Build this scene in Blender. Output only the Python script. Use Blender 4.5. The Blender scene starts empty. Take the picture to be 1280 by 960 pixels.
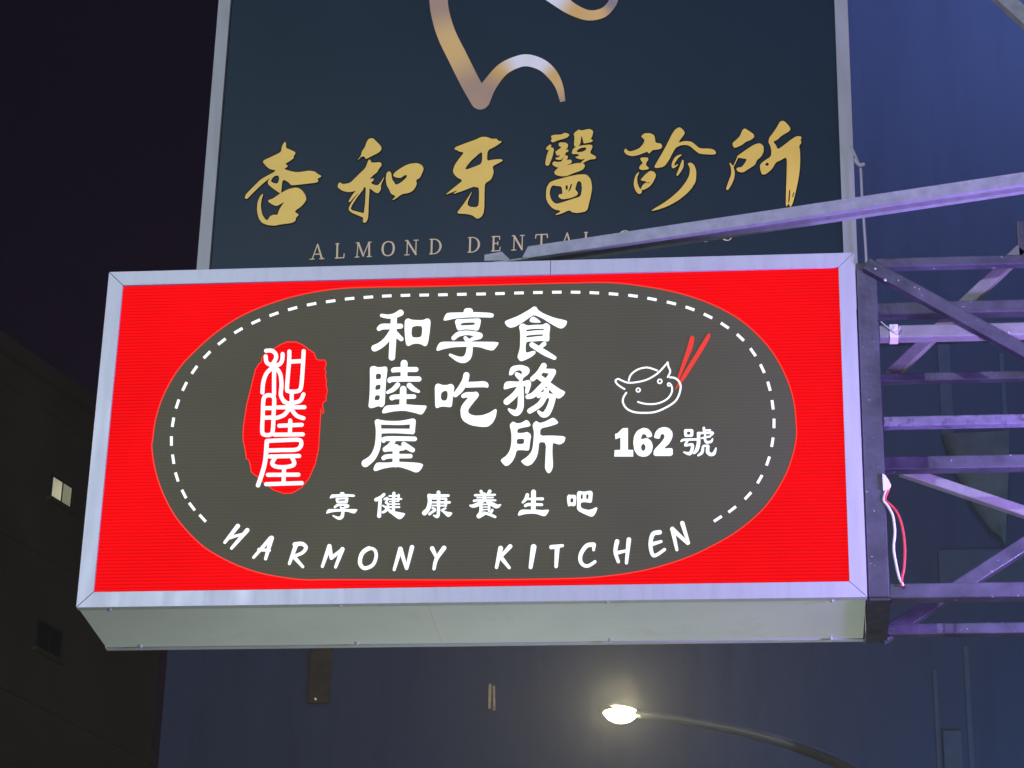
import bpy, math, random
import numpy as np
from mathutils import Vector, Matrix

random.seed(7)
sc = bpy.context.scene
R = math.radians

# ------------------------------------------------------------------ camera
FPX = 3261.07                       # focal length in photo pixels (1280 wide)
CX, CY, CZ = 2.15253, -7.46789, 1.602
YAW, PITCH, ROLL = R(-6.16078), R(25.07155), R(1.38371)
_f = np.array([math.sin(YAW) * math.cos(PITCH), math.cos(YAW) * math.cos(PITCH), math.sin(PITCH)])
_r0 = np.array([math.cos(YAW), -math.sin(YAW), 0.0])
_u0 = np.cross(_r0, _f)
_r = _r0 * math.cos(ROLL) + _u0 * math.sin(ROLL)
_u = -_r0 * math.sin(ROLL) + _u0 * math.cos(ROLL)
EYE = np.array([CX, CY, CZ])
cam_d = bpy.data.cameras.new('camera')
cam_d.sensor_width = 36.0
cam_d.lens = 36.0 * FPX / 1280.0
cam_d.clip_start = 0.1
cam_d.clip_end = 2000.0
cam = bpy.data.objects.new('camera', cam_d)
sc.collection.objects.link(cam)
cam.matrix_world = Matrix(((_r[0], _u[0], -_f[0], CX), (_r[1], _u[1], -_f[1], CY), (_r[2], _u[2], -_f[2], CZ), (0, 0, 0, 1)))
sc.camera = cam

# ------------------------------------------------------------------ night sky and a trace of moonlight
world = bpy.data.worlds.new('World')
sc.world = world
world.use_nodes = True
wn = world.node_tree
sky = wn.nodes.new('ShaderNodeTexSky')
sky.sky_type = 'NISHITA'
sky.sun_disc = False
sky.sun_elevation = R(-3.0)
sky.sun_rotation = R(200)
bg = wn.nodes['Background']
bg.inputs['Strength'].default_value = 0.07
tint = wn.nodes.new('ShaderNodeVectorMath'); tint.operation = 'MULTIPLY'
tint.inputs[1].default_value = (1.25, 0.52, 1.6)       # city night: the air glows faintly violet
wn.links.new(sky.outputs['Color'], tint.inputs[0])
wn.links.new(tint.outputs[0], bg.inputs['Color'])
sun_d = bpy.data.lights.new('moon_light', 'SUN')
sun_d.energy = 0.015
sun_d.angle = R(0.5)
sun_d.color = (0.8, 0.87, 1.0)
sun = bpy.data.objects.new('moon_light', sun_d)
sc.collection.objects.link(sun)
sun.rotation_euler = (R(52), 0, R(-35))
sc.view_settings.view_transform = 'Standard'
sc.view_settings.look = 'None'
sc.view_settings.exposure = 0.0
sc.view_settings.gamma = 1.0
sc.view_settings.use_curve_mapping = False
sc.cycles.max_bounces = 6
sc.cycles.caustics_reflective = False
sc.cycles.caustics_refractive = False
sc.cycles.sample_clamp_indirect = 3.0

# ------------------------------------------------------------------ helpers
def ray(px):
    px = np.atleast_2d(np.asarray(px, float))
    d = _f[None] + ((px[:, :1] - 640) / FPX) * _r[None] - ((px[:, 1:2] - 480) / FPX) * _u[None]
    return d

def on_plane(px, P, N):
    """photo pixels -> points on the plane through P with normal N"""
    d = ray(px); P = np.asarray(P, float); N = np.asarray(N, float)
    t = ((P - EYE) @ N) / (d @ N)
    return EYE[None] + d * t[:, None]

def at_y(x, y, Y):
    return Vector(on_plane([(x, y)], (0, Y, 0), (0, 1, 0))[0])

def link(o, parent=None):
    sc.collection.objects.link(o)
    if parent is not None:
        o.parent = parent
    return o

def tag(o, label=None, cat=None, group=None, kind=None):
    if label: o['label'] = label
    if cat: o['category'] = cat
    if group: o['group'] = group
    if kind: o['kind'] = kind
    return o

def empty(name, loc, label, cat, group=None):
    o = bpy.data.objects.new(name, None)
    o.empty_display_size = 0.1
    o.location = loc
    link(o)
    return tag(o, label, cat, group)

class MB:
    def __init__(s): s.v = []; s.f = []
    def add(s, vs, fs):
        b = len(s.v); s.v += [tuple(v) for v in vs]; s.f += [tuple(b + i for i in f) for f in fs]; return s
    def hexa(s, p):          # p: 8 points, 0-3 bottom loop, 4-7 top loop
        return s.add(p, [(3, 2, 1, 0), (4, 5, 6, 7), (0, 1, 5, 4), (1, 2, 6, 5), (2, 3, 7, 6), (3, 0, 4, 7)])
    def box(s, x0, x1, y0, y1, z0, z1):
        return s.hexa([(x0, y0, z0), (x1, y0, z0), (x1, y1, z0), (x0, y1, z0), (x0, y0, z1), (x1, y0, z1), (x1, y1, z1), (x0, y1, z1)])
    def sweep(s, prof, a, b, side, up, cap=True):
        """extrude a closed 2-D profile [(side, up)...] from a to b"""
        a = Vector(a); b = Vector(b); side = Vector(side).normalized(); up = Vector(up).normalized()
        n = len(prof)
        vs = [a + side * x + up * y for x, y in prof] + [b + side * x + up * y for x, y in prof]
        fs = [(i, (i + 1) % n, n + (i + 1) % n, n + i) for i in range(n)]
        if cap: fs += [tuple(reversed(range(n))), tuple(range(n, 2 * n))]
        return s.add(vs, fs)
    def tube(s, pts, rad, n=8):
        pts = [Vector(p) for p in pts]
        if not hasattr(rad, '__len__'): rad = [rad] * len(pts)
        rings = []
        t0 = (pts[1] - pts[0]).normalized()
        ref = Vector((0, 0, 1)) if abs(t0.z) < 0.9 else Vector((1, 0, 0))
        nx = t0.cross(ref).normalized()
        b = len(s.v)
        for i, p in enumerate(pts):
            t = (pts[min(i + 1, len(pts) - 1)] - pts[max(i - 1, 0)]).normalized()
            nx = (nx - t * nx.dot(t)).normalized(); ny = t.cross(nx)
            for k in range(n):
                a = 2 * math.pi * k / n
                s.v.append(tuple(p + (nx * math.cos(a) + ny * math.sin(a)) * rad[i]))
        for i in range(len(pts) - 1):
            for k in range(n):
                s.f.append((b + i * n + k, b + i * n + (k + 1) % n, b + (i + 1) * n + (k + 1) % n, b + (i + 1) * n + k))
        s.f.append(tuple(b + k for k in reversed(range(n))))
        e = b + (len(pts) - 1) * n
        s.f.append(tuple(e + k for k in range(n)))
        return s
    def build(s, name, mat, parent=None, bevel=0.0, smooth=False):
        o0 = Vector((0, 0, 0))
        if parent is not None:
            o0 = parent.location + (parent.parent.location if parent.parent else Vector())
        me = bpy.data.meshes.new(name)
        me.from_pydata([tuple(Vector(v) - o0) for v in s.v], [], s.f)
        me.validate()
        me.update()
        if smooth:
            for p in me.polygons: p.use_smooth = True
        me.materials.append(mat)
        o = bpy.data.objects.new(name, me)
        link(o, parent)
        if bevel:
            m = o.modifiers.new('bevel', 'BEVEL'); m.width = bevel; m.segments = 2; m.limit_method = 'ANGLE'
        return o

def catmull(pts, n=4, closed=False):
    pts = [np.asarray(p, float) for p in pts]
    L = len(pts); out = []
    rng = range(L if closed else L - 1)
    for i in rng:
        g = lambda k: pts[k % L] if closed else pts[min(max(k, 0), L - 1)]
        p0, p1, p2, p3 = g(i - 1), g(i), g(i + 1), g(i + 2)
        for k in range(n):
            t = k / n
            out.append(0.5 * (2 * p1 + (p2 - p0) * t + (2 * p0 - 5 * p1 + 4 * p2 - p3) * t * t + (3 * p1 - p0 - 3 * p2 + p3) * t ** 3))
    if not closed: out.append(pts[-1])
    return out

# ------------------------------------------------------------------ materials
def mat(name, color, rough=0.5, metal=0.0, noise=0.0, nscale=8.0, bump=0.0, bscale=40.0, spec=0.5, stain=None, stain_scale=3.0, stain_cut=(0.55, 0.75), stretch=None):
    m = bpy.data.materials.new(name); m.use_nodes = True
    nt = m.node_tree; b = nt.nodes['Principled BSDF']
    b.inputs['Roughness'].default_value = rough; b.inputs['Metallic'].default_value = metal
    b.inputs['Specular IOR Level'].default_value = spec
    b.inputs['Base Color'].default_value = (*color, 1)
    tc = nt.nodes.new('ShaderNodeTexCoord'); mp = nt.nodes.new('ShaderNodeMapping')
    nt.links.new(tc.outputs['Object'], mp.inputs['Vector'])
    if stretch: mp.inputs['Scale'].default_value = stretch
    col = None
    if noise:
        n = nt.nodes.new('ShaderNodeTexNoise'); n.inputs['Scale'].default_value = nscale; n.inputs['Detail'].default_value = 6
        r = nt.nodes.new('ShaderNodeMapRange'); r.inputs[3].default_value = 1 - noise; r.inputs[4].default_value = 1 + noise
        r.inputs[1].default_value = 0.3; r.inputs[2].default_value = 0.7
        mx = nt.nodes.new('ShaderNodeVectorMath'); mx.operation = 'SCALE'
        mx.inputs[0].default_value = color
        nt.links.new(mp.outputs[0], n.inputs['Vector']); nt.links.new(n.outputs['Fac'], r.inputs[0]); nt.links.new(r.outputs[0], mx.inputs['Scale'])
        col = mx.outputs[0]
        rr = nt.nodes.new('ShaderNodeMapRange'); rr.inputs[3].default_value = max(0.05, rough - 0.15); rr.inputs[4].default_value = min(1, rough + 0.15)
        nt.links.new(n.outputs['Fac'], rr.inputs[0]); nt.links.new(rr.outputs[0], b.inputs['Roughness'])
    if stain:
        n2 = nt.nodes.new('ShaderNodeTexNoise'); n2.inputs['Scale'].default_value = stain_scale; n2.inputs['Detail'].default_value = 8; n2.inputs['Roughness'].default_value = 0.65
        r2 = nt.nodes.new('ShaderNodeMapRange'); r2.inputs[1].default_value = stain_cut[0]; r2.inputs[2].default_value = stain_cut[1]
        mc = nt.nodes.new('ShaderNodeMix'); mc.data_type = 'RGBA'
        mc.inputs[6].default_value = (*color, 1); mc.inputs[7].default_value = (*stain, 1)
        nt.links.new(mp.outputs[0], n2.inputs['Vector']); nt.links.new(n2.outputs['Fac'], r2.inputs[0]); nt.links.new(r2.outputs[0], mc.inputs[0])
        if col: nt.links.new(col, mc.inputs[6])
        col = mc.outputs[2]
    if col: nt.links.new(col, b.inputs['Base Color'])
    if bump:
        n3 = nt.nodes.new('ShaderNodeTexNoise'); n3.inputs['Scale'].default_value = bscale; n3.inputs['Detail'].default_value = 5
        bp = nt.nodes.new('ShaderNodeBump'); bp.inputs['Strength'].default_value = bump; bp.inputs['Distance'].default_value = 0.01
        nt.links.new(mp.outputs[0], n3.inputs['Vector']); nt.links.new(n3.outputs['Fac'], bp.inputs['Height']); nt.links.new(bp.outputs[0], b.inputs['Normal'])
    return m

def glow(name, color, strength, base=(0.02, 0.02, 0.02), rough=0.35, rib=0.0, pitch=0.0115, sample=False, uneven=0.0):
    """backlit translucent sheet: it gives off its own light; rib = flutes of the twin-wall sheet"""
    m = mat(name, base, rough, spec=0.02)
    nt = m.node_tree; b = nt.nodes['Principled BSDF']
    b.inputs['Emission Color'].default_value = (*color, 1)
    b.inputs['Emission Strength'].default_value = strength
    tc = nt.nodes['Texture Coordinate']
    st = None
    if rib:
        sep = nt.nodes.new('ShaderNodeSeparateXYZ'); nt.links.new(tc.outputs['Object'], sep.inputs[0])
        mu = nt.nodes.new('ShaderNodeMath'); mu.operation = 'MULTIPLY'; mu.inputs[1].default_value = 2 * math.pi / pitch
        sn = nt.nodes.new('ShaderNodeMath'); sn.operation = 'SINE'
        nt.links.new(sep.outputs['Z'], mu.inputs[0]); nt.links.new(mu.outputs[0], sn.inputs[0])
        mr = nt.nodes.new('ShaderNodeMapRange'); mr.inputs[1].default_value = -1; mr.inputs[2].default_value = 1
        mr.inputs[3].default_value = strength * (1 - rib); mr.inputs[4].default_value = strength * (1 + rib)
        nt.links.new(sn.outputs[0], mr.inputs[0])
        st = mr.outputs[0]
        bp = nt.nodes.new('ShaderNodeBump'); bp.inputs['Strength'].default_value = 0.08; bp.inputs['Distance'].default_value = 0.002
        nt.links.new(sn.outputs[0], bp.inputs['Height']); nt.links.new(bp.outputs[0], b.inputs['Normal'])
    if uneven:
        n = nt.nodes.new('ShaderNodeTexNoise'); n.inputs['Scale'].default_value = 2.2; n.inputs['Detail'].default_value = 3
        nt.links.new(tc.outputs['Object'], n.inputs['Vector'])
        r = nt.nodes.new('ShaderNodeMapRange'); r.inputs[1].default_value = 0.3; r.inputs[2].default_value = 0.7
        r.inputs[3].default_value = 1 - uneven; r.inputs[4].default_value = 1 + uneven
        nt.links.new(n.outputs['Fac'], r.inputs[0])
        mm = nt.nodes.new('ShaderNodeMath'); mm.operation = 'MULTIPLY'
        nt.links.new(r.outputs[0], mm.inputs[0])
        if st: nt.links.new(st, mm.inputs[1])
        else: mm.inputs[1].default_value = strength
        st = mm.outputs[0]
    if st: nt.links.new(st, b.inputs['Emission Strength'])
    m.cycles.emission_sampling = 'AUTO' if sample else 'NONE'
    return m

M = {}
M['frame'] = mat('white_painted_metal', (0.46, 0.465, 0.475), 0.42, noise=0.05, nscale=5, stain=(0.39, 0.39, 0.39), stain_scale=7, stain_cut=(0.5, 0.75), stretch=(4, 4, 0.5), bump=0.03, bscale=12)
M['sheet'] = mat('white_painted_sheet', (0.68, 0.69, 0.67), 0.38, noise=0.07, nscale=2.5, stain=(0.50, 0.48, 0.42), stain_scale=5, stain_cut=(0.55, 0.9), bump=0.08, bscale=3)
M['red'] = glow('backlit_red_film', (1.0, 0.002, 0.004), 0.93, (0.05, 0.001, 0.001), 0.7, rib=0.2, sample=True, uneven=0.12)
M['dark'] = glow('backlit_charcoal_film', (1.0, 0.94, 0.52), 0.050, (0.050, 0.048, 0.038), 0.6, rib=0.08, uneven=0.12)
M['rim'] = glow('backlit_film_edge', (1.0, 0.045, 0.02), 1.05, (0.1, 0.01, 0.01))
M['seal'] = glow('backlit_seal_red_film', (1.0, 0.002, 0.004), 0.93, (0.05, 0.001, 0.001), 0.7, rib=0.18)
M['white'] = glow('backlit_white_letter', (0.92, 1.0, 0.985), 1.02, (0.3, 0.3, 0.3))
M['seal_white'] = glow('backlit_seal_letter', (1.0, 0.92, 0.94), 1.0, (0.3, 0.3, 0.3))
M['stick'] = glow('backlit_chopstick_red', (1.0, 0.06, 0.045), 0.85, (0.1, 0.01, 0.01))
M['navy'] = mat('navy_sign_film', (0.006, 0.020, 0.034), 0.5, noise=0.1, nscale=1.2, spec=0.25)
M['gold'] = mat('gold_print', (1.0, 0.62, 0.10), 0.5, noise=0.06, nscale=4)
M['gold_pale'] = mat('pale_gold_print', (0.74, 0.54, 0.31), 0.5)
M['steel_frame'] = mat('sign_edge_metal', (0.37, 0.36, 0.36), 0.45, noise=0.06, nscale=6, stain=(0.31, 0.30, 0.29), stain_scale=4, stain_cut=(0.5, 0.8), stretch=(4, 4, 0.7))
M['truss'] = mat('grey_painted_steel', (0.055, 0.053, 0.072), 0.48, noise=0.4, nscale=10, stain=(0.42, 0.40, 0.44), stain_scale=55, stain_cut=(0.66, 0.70), bump=0.2, bscale=60)
M['truss_scuffed'] = mat('scuffed_grey_steel', (0.13, 0.115, 0.17), 0.5, noise=0.25, nscale=22, stain=(0.07, 0.05, 0.09), stain_scale=26, stain_cut=(0.55, 0.62), bump=0.25, bscale=50)
M['truss_pale'] = mat('pale_galvanised_steel', (0.20, 0.19, 0.19), 0.5, noise=0.15, nscale=18, stain=(0.22, 0.19, 0.2), stain_scale=12, stain_cut=(0.55, 0.7), bump=0.15, bscale=60)
M['truss_dark'] = mat('dark_steel_plate', (0.03, 0.03, 0.035), 0.5, noise=0.3, nscale=20)
M['galv'] = mat('galvanised_channel', (0.27, 0.28, 0.28), 0.45, metal=0.0, noise=0.16, nscale=30, stain=(0.22, 0.23, 0.23), stain_scale=9, stain_cut=(0.5, 0.75), bump=0.1, bscale=80)
M['screw'] = mat('zinc_screw', (0.75, 0.75, 0.74), 0.3, metal=0.6)
M['rope'] = mat('grey_rope', (0.38, 0.37, 0.36), 0.8)
M['white_cable'] = mat('white_cable_sheath', (0.75, 0.72, 0.68), 0.5)
M['red_cable'] = mat('red_cable_sheath', (0.65, 0.05, 0.06), 0.45)
M['tape'] = mat('pale_tape', (0.72, 0.66, 0.64), 0.6)

# ------------------------------------------------------------------ lettering: traced strokes -> one flat outline mesh per character
def seg_sdf(P, a, b):
    ax, ay, ar = a; bx, by, br = b
    d = np.array([bx - ax, by - ay]); L = float(d @ d) + 1e-9
    t = np.clip(((P[..., 0] - ax) * d[0] + (P[..., 1] - ay) * d[1]) / L, 0, 1)
    dx = P[..., 0] - (ax + t * d[0]); dy = P[..., 1] - (ay + t * d[1])
    return np.sqrt(dx * dx + dy * dy) - (ar + t * (br - ar))

def poly_sdf(P, pts):
    x = P[..., 0]; y = P[..., 1]
    dist = np.full(x.shape, 1e9); inside = np.zeros(x.shape, bool)
    n = len(pts)
    for i in range(n):
        ax, ay = pts[i]; bx, by = pts[(i + 1) % n]
        dx, dy = bx - ax, by - ay; L = dx * dx + dy * dy + 1e-12
        t = np.clip(((x - ax) * dx + (y - ay) * dy) / L, 0, 1)
        dist = np.minimum(dist, np.hypot(x - ax - t * dx, y - ay - t * dy))
        c = (ay > y) != (by > y)
        if dy != 0:
            inside ^= c & (x < ax + (y - ay) * dx / dy)
    return np.where(inside, -dist, dist)

def chaikin(pts):
    out = []
    n = len(pts)
    for i in range(n):
        a = np.asarray(pts[i]); b = np.asarray(pts[(i + 1) % n])
        out += [tuple(a * .8 + b * .2), tuple(a * .2 + b * .8)]
    return out

class Glyph:
    """x0, y0, s: origin and magnification of the enlargement the strokes were traced in"""
    def __init__(g, x0, y0, s, soft=True): g.x0, g.y0, g.s, g.soft = x0, y0, s, soft; g.it = []
    def T(g, p): return (g.x0 + p[0] / g.s, g.y0 + p[1] / g.s) + ((p[2] / g.s,) if len(p) > 2 else ())
    def st(g, *pts, r=None, smooth=True):
        pts = [p if len(p) > 2 else (p[0], p[1], r) for p in pts]
        if smooth and len(pts) > 2: pts = catmull(pts, 4)
        g.it.append(('s', [g.T(p) for p in pts])); return g
    def loop(g, *pts, r=None):
        pts = catmull([(p[0], p[1], r) for p in pts], 5, True); pts.append(pts[0])
        g.it.append(('s', [g.T(p) for p in pts])); return g
    def po(g, *pts):
        pts = [g.T(p) for p in pts]
        g.it.append(('p', chaikin(pts) if g.soft else pts)); return g
    def ho(g, *pts):
        pts = [g.T(p) for p in pts]
        g.it.append(('h', chaikin(pts) if g.soft else pts)); return g
    def copy_to(g, src, dst):
        """affine copy: src/dst = boxes in the two enlargements"""
        h = Glyph(0, 0, 1)
        (a0, b0, a1, b1), (x0, y0, s, c0, d0, c1, d1) = src, dst
        A = g.T((a0, b0)); B = g.T((a1, b1)); C = (x0 + c0 / s, y0 + d0 / s); D = (x0 + c1 / s, y0 + d1 / s)
        kx = (D[0] - C[0]) / (B[0] - A[0]); ky = (D[1] - C[1]) / (B[1] - A[1])
        for k, pts in g.it:
            h.it.append((k, [(C[0] + (p[0] - A[0]) * kx, C[1] + (p[1] - A[1]) * ky) + ((p[2] * (kx + ky) / 2,) if len(p) > 2 else ()) for p in pts]))
        return h
    def bounds(g):
        xs = []; ys = []
        for k, pts in g.it:
            for p in pts:
                r = p[2] if len(p) > 2 else 0
                xs += [p[0] - r, p[0] + r]; ys += [p[1] - r, p[1] + r]
        return min(xs), min(ys), max(xs), max(ys)
    def mesh(g, name, P, N, mat_, parent, cell=None, grow=0.0):
        x0, y0, x1, y1 = g.bounds()
        size = max(x1 - x0, y1 - y0)
        if cell is None: cell = min(0.55, max(0.2, size / 130.0))
        x0 -= 1.5 * cell + grow; y0 -= 1.5 * cell + grow; x1 += grow; y1 += grow
        nx = int((x1 - x0) / cell) + 3; ny = int((y1 - y0) / cell) + 3
        X, Y = np.meshgrid(x0 + np.arange(nx) * cell, y0 + np.arange(ny) * cell)
        G = np.stack([X, Y], -1)
        F = np.full(X.shape, 1e9)
        for k, pts in g.it:
            if k == 's':
                for a, b in zip(pts[:-1], pts[1:]): F = np.minimum(F, seg_sdf(G, a, b))
                if len(pts) == 1: F = np.minimum(F, seg_sdf(G, pts[0], pts[0]))
            elif k == 'p': F = np.minimum(F, poly_sdf(G, pts))
        for k, pts in g.it:
            if k == 'h': F = np.maximum(F, -poly_sdf(G, pts))
        F = F - grow
        F = np.where(F == 0, 1e-6, F)
        ins = F < 0
        verts = []; faces = []; cache = {}
        def gv(i, j):
            key = (i, j)
            if key not in cache: cache[key] = len(verts); verts.append((x0 + i * cell, y0 + j * cell))
            return cache[key]
        def ev(i, j, i2, j2):
            if (i2, j2) < (i, j): i, j, i2, j2 = i2, j2, i, j
            key = (i, j, i2, j2)
            if key not in cache:
                a, b = F[j, i], F[j2, i2]; t = a / (a - b)
                cache[key] = len(verts); verts.append((x0 + (i + t * (i2 - i)) * cell, y0 + (j + t * (j2 - j)) * cell))
            return cache[key]
        cnt = ins[:-1, :-1].astype(int) + ins[:-1, 1:] + ins[1:, :-1] + ins[1:, 1:]
        for j in range(ny - 1):
            row = cnt[j]; i = 0
            while i < nx - 1:
                c = row[i]
                if c == 0: i += 1; continue
                if c == 4:
                    k = i
                    while k < nx - 1 and row[k] == 4: k += 1
                    faces.append((gv(i, j), gv(i, j + 1), gv(k, j + 1), gv(k, j))); i = k; continue
                cs = [(i, j), (i, j + 1), (i + 1, j + 1), (i + 1, j)]
                f = []
                for q in range(4):
                    a = cs[q]; b = cs[(q + 1) % 4]
                    ia, ib = ins[a[1], a[0]], ins[b[1], b[0]]
                    if ia: f.append(gv(*a))
                    if ia != ib: f.append(ev(*a, *b))
                if len(f) > 2: faces.append(tuple(f))
                i += 1
        W3 = on_plane(verts, P, N)
        mb = MB(); mb.v = [tuple(v) for v in W3]; mb.f = faces
        o = mb.build(name, mat_, parent)
        return o

def flat_poly(px, P, N, name, mat_, parent):
    from mathutils.geometry import tessellate_polygon
    W3 = on_plane(px, P, N)
    mb = MB(); mb.v = [tuple(v) for v in W3]
    tri = tessellate_polygon([[Vector((p[0], p[1], 0)) for p in px]])
    mb.f = [tuple(t) for t in tri]
    return mb.build(name, mat_, parent)

def rim_strip(px, w, P, N, name, mat_, parent):
    px = np.asarray(px, float); n = len(px)
    tan = np.roll(px, -1, 0) - np.roll(px, 1, 0); tan /= np.linalg.norm(tan, axis=1)[:, None] + 1e-9
    nor = np.stack([-tan[:, 1], tan[:, 0]], 1)
    a = on_plane(px - nor * w, P, N); b = on_plane(px + nor * w, P, N)
    mb = MB(); mb.v = [tuple(v) for v in a] + [tuple(v) for v in b]
    mb.f = [(i, (i + 1) % n, n + (i + 1) % n, n + i) for i in range(n)]
    return mb.build(name, mat_, parent)

# ================================================================== the setting
M['asphalt'] = mat('asphalt', (0.05, 0.05, 0.052), 0.85, noise=0.25, nscale=3, bump=0.3, bscale=60)
M['paving'] = mat('grey_paving', (0.2, 0.2, 0.19), 0.8, noise=0.15, nscale=4)
M['wall_blue'] = mat('grey_render', (0.10, 0.11, 0.14), 0.75, noise=0.10, nscale=0.8, stain=(0.075, 0.085, 0.105), stain_scale=1.6, stain_cut=(0.42, 0.75), stretch=(1.6, 1.6, 0.18), bump=0.15, bscale=20)
M['wall_brown'] = mat('brown_tile_wall', (0.46, 0.37, 0.2), 0.7, noise=0.18, nscale=0.5, bump=0.2, bscale=8)
M['wall_shop'] = mat('pale_tile_wall', (0.42, 0.40, 0.38), 0.6, noise=0.1, nscale=1.0)
M['pipe'] = mat('grey_drain_pipe', (0.14, 0.15, 0.155), 0.5, noise=0.1, nscale=5)
M['glass_dark'] = mat('dark_window_glass', (0.015, 0.018, 0.025), 0.12)
M['alu'] = mat('aluminium_window_frame', (0.22, 0.22, 0.22), 0.4, metal=0.4)
M['lit_window'] = glow('lit_window_pane', (1.0, 0.98, 0.66), 0.42, (0.1, 0.1, 0.08), uneven=0.25)
M['lit_window_dim'] = glow('lit_window_pane_dim', (0.95, 0.95, 0.62), 0.20, (0.1, 0.1, 0.08), uneven=0.25)
M['lit_louvre'] = glow('lit_louvre', (1.0, 0.74, 0.5), 0.16, (0.1, 0.1, 0.1), uneven=0.4)
M['warm_light'] = mat('warm_light_tone', (0.13, 0.085, 0.035), 0.8, noise=0.25, nscale=6)  # brown tone: dim warm light put into the colour
M['tarp'] = mat('faded_tarpaulin', (0.24, 0.24, 0.17), 0.8, noise=0.2, nscale=5, bump=0.3, bscale=4)
M['lamp_grey'] = mat('grey_lamp_pole', (0.2, 0.21, 0.21), 0.5, metal=0.2, noise=0.1)
M['lens_warm'] = glow('street_lamp_lens', (1.0, 0.93, 0.6), 30.0)
M['lens_cool'] = glow('cool_street_lamp_lens', (0.82, 0.9, 1.0), 14.0)
M['lens_purple'] = glow('standin_purple_face', (0.6, 0.3, 1.0), 3.0)
M['lens_blue'] = glow('added_flood_lens', (0.3, 0.5, 1.0), 8.0)
M['lens_green'] = glow('standin_tube_glow', (0.85, 1.0, 0.82), 6.0)
M['dark_metal'] = mat('dark_fixture_metal', (0.05, 0.05, 0.055), 0.5)

def lamp(kind, loc, energy, color, parent, target=None, size=0.3, spot=None, blend=0.6):
    d = bpy.data.lights.new('lamp_light', kind)
    d.energy = energy; d.color = color
    if kind == 'AREA': d.shape = 'RECTANGLE'; d.size = size; d.size_y = size * 0.4
    else: d.shadow_soft_size = size
    if kind == 'SPOT': d.spot_size = spot; d.spot_blend = blend
    o = bpy.data.objects.new('lamp_light', d)
    link(o, parent)
    o.location = Vector(loc) - (parent.location if parent else Vector())
    if target is not None:
        o.rotation_euler = (Vector(target) - Vector(loc)).to_track_quat('-Z', 'Y').to_euler()
    return o

tag(MB().add([(-400, -300, 0), (400, -300, 0), (400, 600, 0), (-400, 600, 0)], [(0, 1, 2, 3)]).build('ground', M['asphalt']), kind='structure')
tag(MB().box(-7, 2.0, -80, 200, 0.002, 0.006).build('road', M['asphalt']), kind='structure')
tag(MB().box(2.0, 4.2, -40, 60, 0.0, 0.13).build('pavement', M['paving'], bevel=0.02), kind='structure')

# shop building the signs are fixed to (its wall stands just right of the view)
b = empty('shop_building', (4.2, 0, 0), 'pale tiled shop building that the sign brackets are bolted to', 'building')
MB().box(4.2, 12, -8, 7.5, 0, 15).build('wall', M['wall_shop'], b)
MB().box(4.05, 4.2, -8.1, 7.6, 14.6, 15.2).build('parapet', M['wall_shop'], b)
for zz in (6.6, 10.2):
    for yy in (-5.5, -2.2, 2.4, 5.4):
        w_ = MB().box(4.17, 4.198, yy - 0.6, yy + 0.6, zz, zz + 1.5).build('window', M['alu'], b)
        MB().box(4.16, 4.169, yy - 0.54, yy + 0.54, zz + 0.06, zz + 1.44).build('pane', M['glass_dark'], w_)
MB().box(4.1, 4.198, -2.2, 3.2, 0.15, 2.9).build('shutter', M['alu'], b)

# grey block across the side street, lit blue by added floods out of view
YF = 22.0
b = empty('grey_block', (6, YF, 0), 'tall blue-lit grey building behind the steel bracket', 'building')
MB().box(-5.15, 17, YF, YF + 12, 0, 27).build('wall', M['wall_blue'], b)
MB().box(-5.25, 17.1, YF - 0.12, YF + 12.1, 27, 27.6).build('parapet', M['wall_blue'], b)
def pipe_px(xa, ya, xb, yb, r, name='conduit'):
    a = at_y(xa, ya, YF - r - 0.01); c = at_y(xb, yb, YF - r - 0.01)
    x = (a.x + c.x) / 2
    return MB().box(x - r, x + r, YF - 0.012, YF - 0.002, min(a.z, c.z), max(a.z, c.z)).build(name, M['pipe'], b, bevel=0.004)
pipe_px(1181, 425, 1184, 541, 0.075)
pipe_px(1252, 440, 1258, 545, 0.03)
pipe_px(1172, 835, 1172, 990, 0.025)
pipe_px(1212, 806, 1212, 990, 0.03)
a = at_y(1172, 688, YF); c = at_y(1330, 735, YF)
MB().box(a.x, c.x, YF - 0.02, YF - 0.003, c.z, a.z).build('vent_panel', M['pipe'], b, bevel=0.01)
a = at_y(1178, 914, YF); c = at_y(1205, 975, YF)
MB().box(a.x, c.x, YF - 0.03, YF - 0.003, c.z, a.z).build('meter_box', M['pipe'], b, bevel=0.01)
a = at_y(611.2, 855.5, YF); c = at_y(613.6, 886, YF)      # lit stair window: a plain strip and a column of small louvres
MB().box(a.x, c.x, YF - 0.02, YF - 0.003, c.z, a.z).build('lit_strip', M['lit_louvre'], b)
for k in range(9):
    a = at_y(616.2 + 0.05 * k, 857.6 + 3.5 * k, YF); c = at_y(618.9 + 0.05 * k, 860.2 + 3.5 * k, YF)
    MB().box(a.x, c.x, YF - 0.02, YF - 0.003, c.z, a.z).build('lit_louvre', M['lit_louvre'], b)
a = at_y(389, 806, YF); c = at_y(413, 880, YF)
nic = MB().box(a.x, c.x, YF - 0.03, YF - 0.003, c.z, a.z).build('warm_light_panel', M['warm_light'], b, bevel=0.02)  # flat panel whose brown paints the warm light of a lit recess
p = at_y(394, 873, YF - 0.07)
MB().tube([p, p + Vector((0, 0.05, 0))], 0.011, 8).build('wall_lamp', M['lit_window'], b)
MB().box(7.5, 8.5, 15.3, 15.7, 21.3, 21.7).build('added_flood_housing', M['dark_metal'], b)  # unseen flood added to light the upper wall blue
MB().box(7.9, 8.1, 15.6, YF, 21.44, 21.56).build('added_flood_arm', M['dark_metal'], b)
lamp('POINT', (8.0, 15.5, 22.0), 3300, (0.20, 0.32, 1.0), b, size=0.4)
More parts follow.
